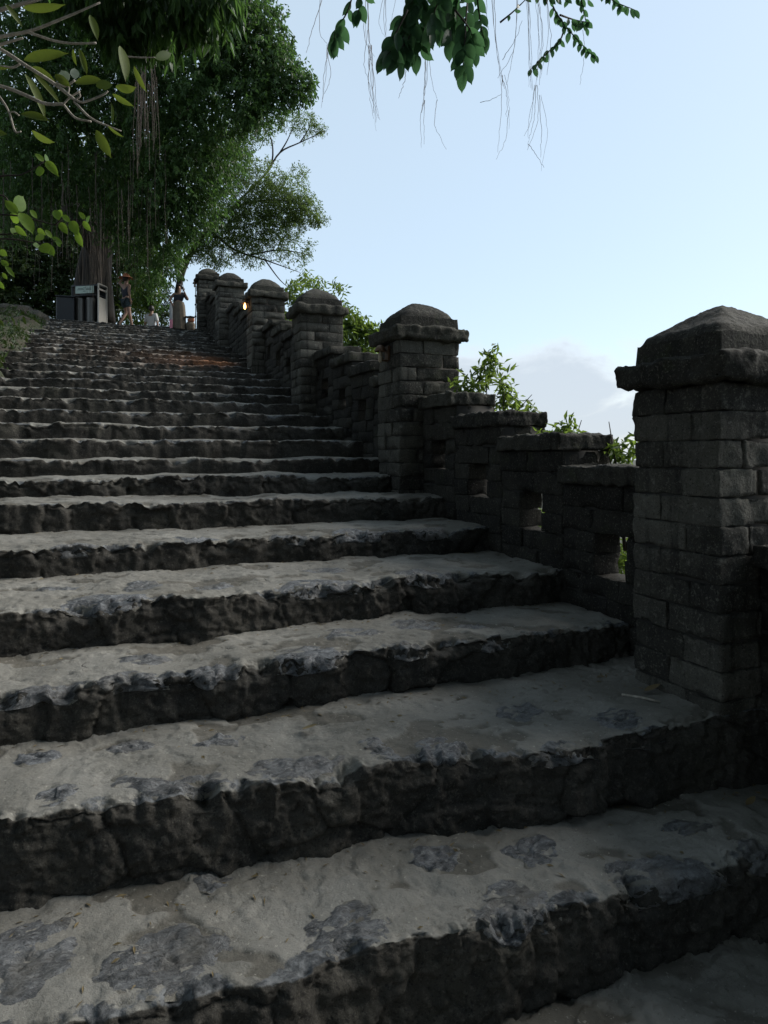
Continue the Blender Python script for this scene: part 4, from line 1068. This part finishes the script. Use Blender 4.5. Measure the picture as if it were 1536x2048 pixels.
def person(loc, rz, label, pose, cloth, scale=1.0):
    root = empty('person', loc, label, 'person'); root.rotation_euler = (0, 0, rz); root.scale = (scale,) * 3
    J = dict(pel=(0,0,.93), wai=(0,0,1.06), che=(0,0,1.28), nec=(0,.0,1.43), chn=(0,-.015,1.50), hed=(0,-.01,1.60), top=(0,0,1.68), nos=(0,-.10,1.58),
             lsh=(.17,0,1.38), lel=(.23,.02,1.12), lwr=(.24,-.05,.88), rsh=(-.17,0,1.38), rel=(-.23,.02,1.12), rwr=(-.24,-.05,.88),
             lhp=(.09,0,.90), lkn=(.10,-.02,.50), lan=(.10,.02,.09), lto=(.10,-.14,.03), rhp=(-.09,0,.90), rkn=(-.10,-.02,.50), ran=(-.10,.02,.09), rto=(-.10,-.14,.03))
    J.update(pose)
    names = list(J); ix = {n: k for k, n in enumerate(names)}
    E_ = [('pel','wai'),('wai','che'),('che','nec'),('nec','chn'),('chn','hed'),('hed','top'),('hed','nos'),('che','lsh'),('lsh','lel'),('lel','lwr'),('che','rsh'),('rsh','rel'),('rel','rwr'),('pel','lhp'),('lhp','lkn'),('lkn','lan'),('lan','lto'),('pel','rhp'),('rhp','rkn'),('rkn','ran'),('ran','rto')]
    R = dict(pel=(.13,.10), wai=(.12,.09), che=(.14,.095), nec=.052, chn=.065, hed=(.078,.092), top=.045, nos=.012, lsh=.058, lel=.042, lwr=.027, lhp=.088, lkn=.056, lan=.036, lto=.030)
    R.update({'r' + k[1:]: v for k, v in list(R.items()) if k[0] == 'l'})
    skin_obj('body', [J[n] for n in names], [(ix[a], ix[b]) for a, b in E_], [R[n] for n in names], M_SKIN, root)
    for s in 'lr':         # hands: palm and five unequal fingers
        w, e = np.array(J[s + 'wr']), np.array(J[s + 'el']); d = w - e; d /= np.linalg.norm(d)
        sd = np.cross(d, [0, 1, .2]); sd /= np.linalg.norm(sd); up = np.cross(sd, d)
        ps = [tube([w, w + d * .04, w + d * .085], [.024, .034, .030], 8)]
        for f, (o_, ln) in enumerate(((-.027, .070), (-.009, .082), (.009, .078), (.026, .060))):
            a = w + d * .08 + sd * o_; ps.append(tube([a, a + d * ln * .5 + up * .008, a + d * ln * .9 + up * .028], [.009, .008, .006], 6))
        a = w + d * .025 - sd * .03; ps.append(tube([a, a + d * .035 - sd * .022, a + d * .065 - sd * .026], [.011, .010, .007], 6))
        V, F = join(ps); link('hand', mesh_np('hand', V, F), M_SKIN, root)
    # hair cap
    U, F = cube_grid(8, 8, 8); U = U / np.linalg.norm(U, axis=1)[:, None]
    hd = np.array(J['hed'])
    V = U * [.098, .108, .115] + hd + [0, .022, .025]
    front = (U[:, 1] < -.25) & (U[:, 2] < .45); V[front, 1] += .09
    link('hair', mesh_np('hair', V, F), M_HAIR, root)
    for nm, keys, grow, m in cloth:
        ks = [k for k in names if k in keys]; kx = {n: q for q, n in enumerate(ks)}
        es = [(kx[a], kx[b]) for a, b in E_ if a in kx and b in kx]
        rr = [(R[k][0] + grow, R[k][1] + grow) if isinstance(R[k], tuple) else R[k] + grow for k in ks]
        skin_obj(nm, [J[k] for k in ks], es, rr, m, root)
    return root, J
# woman in a hat walking up, arm raised to it
pl = place(252, 23.35); pl[2] -= .05
r1, J = person(pl, -TH + 2.6, 'woman in an orange brown hat, dark top and shorts walking at the top', dict(lkn=(.11,-.10,.52), lan=(.13,.16,.13), lto=(.13,.06,.04), rkn=(-.10,-.05,.50), ran=(-.10,-.16,.10), rto=(-.10,-.30,.04), lel=(.34,.0,1.52), lwr=(.20,-.06,1.66), rel=(-.24,.08,1.14), rwr=(-.22,.0,.90)),
      [('top', ('pel','wai','che','lsh','rsh'), .014, M_NAVY)], 1.06)
skin_obj('shorts', [(0,0,.96),(.09,0,.88),(.12,-.04,.66),(-.09,0,.88),(-.11,-.02,.66)], [(0,1),(1,2),(0,3),(3,4)], [(.145,.115),.105,.098,.105,.098], M_SHORT, r1)
a = np.arange(24) / 24 * 2 * math.pi
prof = [(.0, .155), (.06, .15), (.10, .11), (.112, .045), (.19, .03), (.235, -.005)]
V = np.concatenate([np.stack([r_ * np.cos(a), r_ * np.sin(a) * 1.05, 0 * a + z], 1) for r_, z in prof]) + np.array(J['hed']) + [0, .005, .02]
q = [(k*24+j, k*24+(j+1) % 24, (k+1)*24+(j+1) % 24, (k+1)*24+j) for k in range(5) for j in range(24)]
link('hat', mesh_np('hat', V, np.array(q)), M_HAT, r1)
# woman in dark top with a beige wrap, holding a stick up and a towel
pl = place(358, 23.5); pl[2] -= .22
r2, J = person(pl, -TH + .3, 'woman in a dark top and beige wrap skirt holding a stick upright', dict(rel=(-.30,.0,1.16), rwr=(-.24,-.16,1.02), lel=(.30,-.02,1.18), lwr=(.16,-.16,1.46), hed=(.0,-.03,1.59)),
      [('top', ('wai','che','lsh','rsh','lel'), .020, M_NAVY)], 1.0)
ph = np.linspace(0, 2 * math.pi, 41)[:-1]
V = []
for z, rx, ry in ((1.10, .165, .135), (.98, .20, .165), (.75, .215, .18), (.5, .22, .185), (.3, .225, .19), (.16, .23, .195)):
    f = 1 + .09 * np.sin(ph * 9 + z * 4) * (1.2 - z)
    V.append(np.stack([rx * f * np.cos(ph), ry * f * np.sin(ph), 0 * ph + z], 1))
V = np.concatenate(V); q = [(k*40+j, k*40+(j+1) % 40, (k+1)*40+(j+1) % 40, (k+1)*40+j) for k in range(5) for j in range(40)]
link('wrap_skirt', mesh_np('wrap_skirt', V, np.array(q)), M_BEIGE, r2)
wv = np.array(J['lwr'])
so = empty('stick', Vector(pl), 'short thin stick held up in the standing woman\'s hand', 'stick'); so.rotation_euler = r2.rotation_euler
V, F = tube([wv + [-.04, -.02, -.12], wv + [-.03, -.04, .15], wv + [-.05, -.04, .42]], [.012, .012, .009], 6); link('shaft', mesh_np('shaft', V, F), M_DARK, so)
V, F = rbox(wv + np.array([-.035, -.03, .10]), (.03, .012, .04), .01, .03, 0); link('clip', mesh_np('clip', V, F), M_DARK, so)
to = empty('towel', Vector(pl), 'white towel with a pink end hanging from the woman\'s hand', 'towel'); to.rotation_euler = r2.rotation_euler
wv = np.array(J['rwr'])
def cloth_strip(nm, z0, z1, m):
    zz = np.linspace(z0, z1, 8); xx = np.linspace(-.05, .05, 7)
    A, Bz = np.meshgrid(xx, zz, indexing='ij')
    P = np.stack([wv[0] - .02 + A, wv[1] - .05 + .02 * np.sin(A * 90 + Bz * 5), Bz], -1).reshape(-1, 3)
    P2 = P + [0, .012, 0]
    F1 = grid_faces(7, 8); V, F = np.concatenate([P, P2]), np.concatenate([F1, F1[:, ::-1] + len(P)])
    link(nm, mesh_np(nm, V, F), m, to)
cloth_strip('white_part', 1.0, .45, M_WHITE); cloth_strip('pink_end', .45, .16, M_PINK)
# person in white mostly hidden by the bush, further back
pl = place(303, 24.1); pl[2] -= .80
person(pl, -TH + 3.0, 'person in a white shirt half hidden behind the bright bush', {}, [('shirt', ('pel','wai','che','lsh','rsh','lel','rel'), .03, M_WHITE), ('trousers', ('pel','lhp','lkn','lan','rhp','rkn','ran'), .02, M_NAVY)], .98)
# low pale bundle beside the standing woman
pl = place(381, 23.6); pl[2] -= .12
root = empty('bundle', pl, 'low pale bundle with a dark flat top beside the standing woman', 'bundle')
for nm, c, h, m in (('lower_bag', (0, 0, .17), (.15, .12, .17), M_BEIGE), ('upper_bag', (.02, 0, .40), (.12, .10, .08), M_HAT), ('flat_top', (-.02, 0, .50), (.17, .13, .018), M_DARK)):
    V, F = rbox(c, h, min(h) * .7, .06, .02, 8); link(nm, mesh_np(nm, V, F), m, root)

# ------------------------------------------------------------------ small litter on the steps
def on_step(i, px, py):
    d = ZT[i] * FPX / (HY - py); c = W(px, py, d)
    P, _ = surf(i, np.array([c[0]]), np.array([-(c[1] - NOSE[i])])); return P[0]
KEEP = [(1, 1245, 1368, .10, 'curled dry leaf lying at the foot of the nearest pillar'), (1, 607, 1462, .09, 'dark curled leaf standing on the second step'), (0, 1470, 1606, .07, 'pale dry leaf near the right end of the lowest step')]
for i, px, py, ln, lab in KEEP:
    p = on_step(i, px, py) + [0, 0, .012]
    me = leaf_mesh('fallen_leaf', .45, -.25)
    o = link('fallen_leaf', me, M_DRY, None, p, lab, 'leaf', 'fallen leaves on the steps'); o.scale = (ln,) * 3; o.rotation_euler = (.15, .1, px * .7)
p0, p1 = on_step(1, 1205, 1372) + [0, 0, .008], on_step(1, 1275, 1385) + [0, 0, .008]
V, F = tube([p0, (p0 + p1) / 2 + [0, 0, .004], p1], [.006, .007, .005], 6)
link('twig', mesh_np('twig', V, F), M_PALE, None, None, 'pale dry twig lying by the nearest pillar foot', 'twig')
vs = []
for q in range(620):
    i = int(lr.choice(6, p=[.3, .26, .18, .12, .08, .06])); x = lr.uniform(-.6, 2.9); t = -(lr.uniform(.05, NOSE[i+1] - NOSE[i] - .05) if q % 3 == 0 else (NOSE[i+1] - NOSE[i]) - abs(lr.normal()) * .09 - .02)
    if q % 5 == 0: x = 3.0 - abs(lr.normal()) * .15
    P, _ = surf(i, np.array([x]), np.array([t])); p = P[0] + [0, 0, .003]
    a = lr.uniform(0, 6.28); ln = lr.uniform(.005, .022); dv = np.array([math.cos(a), math.sin(a), lr.uniform(-.1, .3)]) * ln; sv = np.array([-math.sin(a), math.cos(a), .3]) * ln * lr.uniform(.08, .35)
    vs.append((np.array([p - dv, p + sv + [0, 0, .003], p + dv, p - sv + [0, 0, .002]]), [np.array([[0, 1, 2, 3]])]))
V, F = join(vs)
link('leaf_litter', mesh_np('leaf_litter', V, F, False), M_DRY, None, None, 'crumbs of dry leaves scattered over the steps', 'litter', None, 'stuff')
bpy.context.view_layer.update()
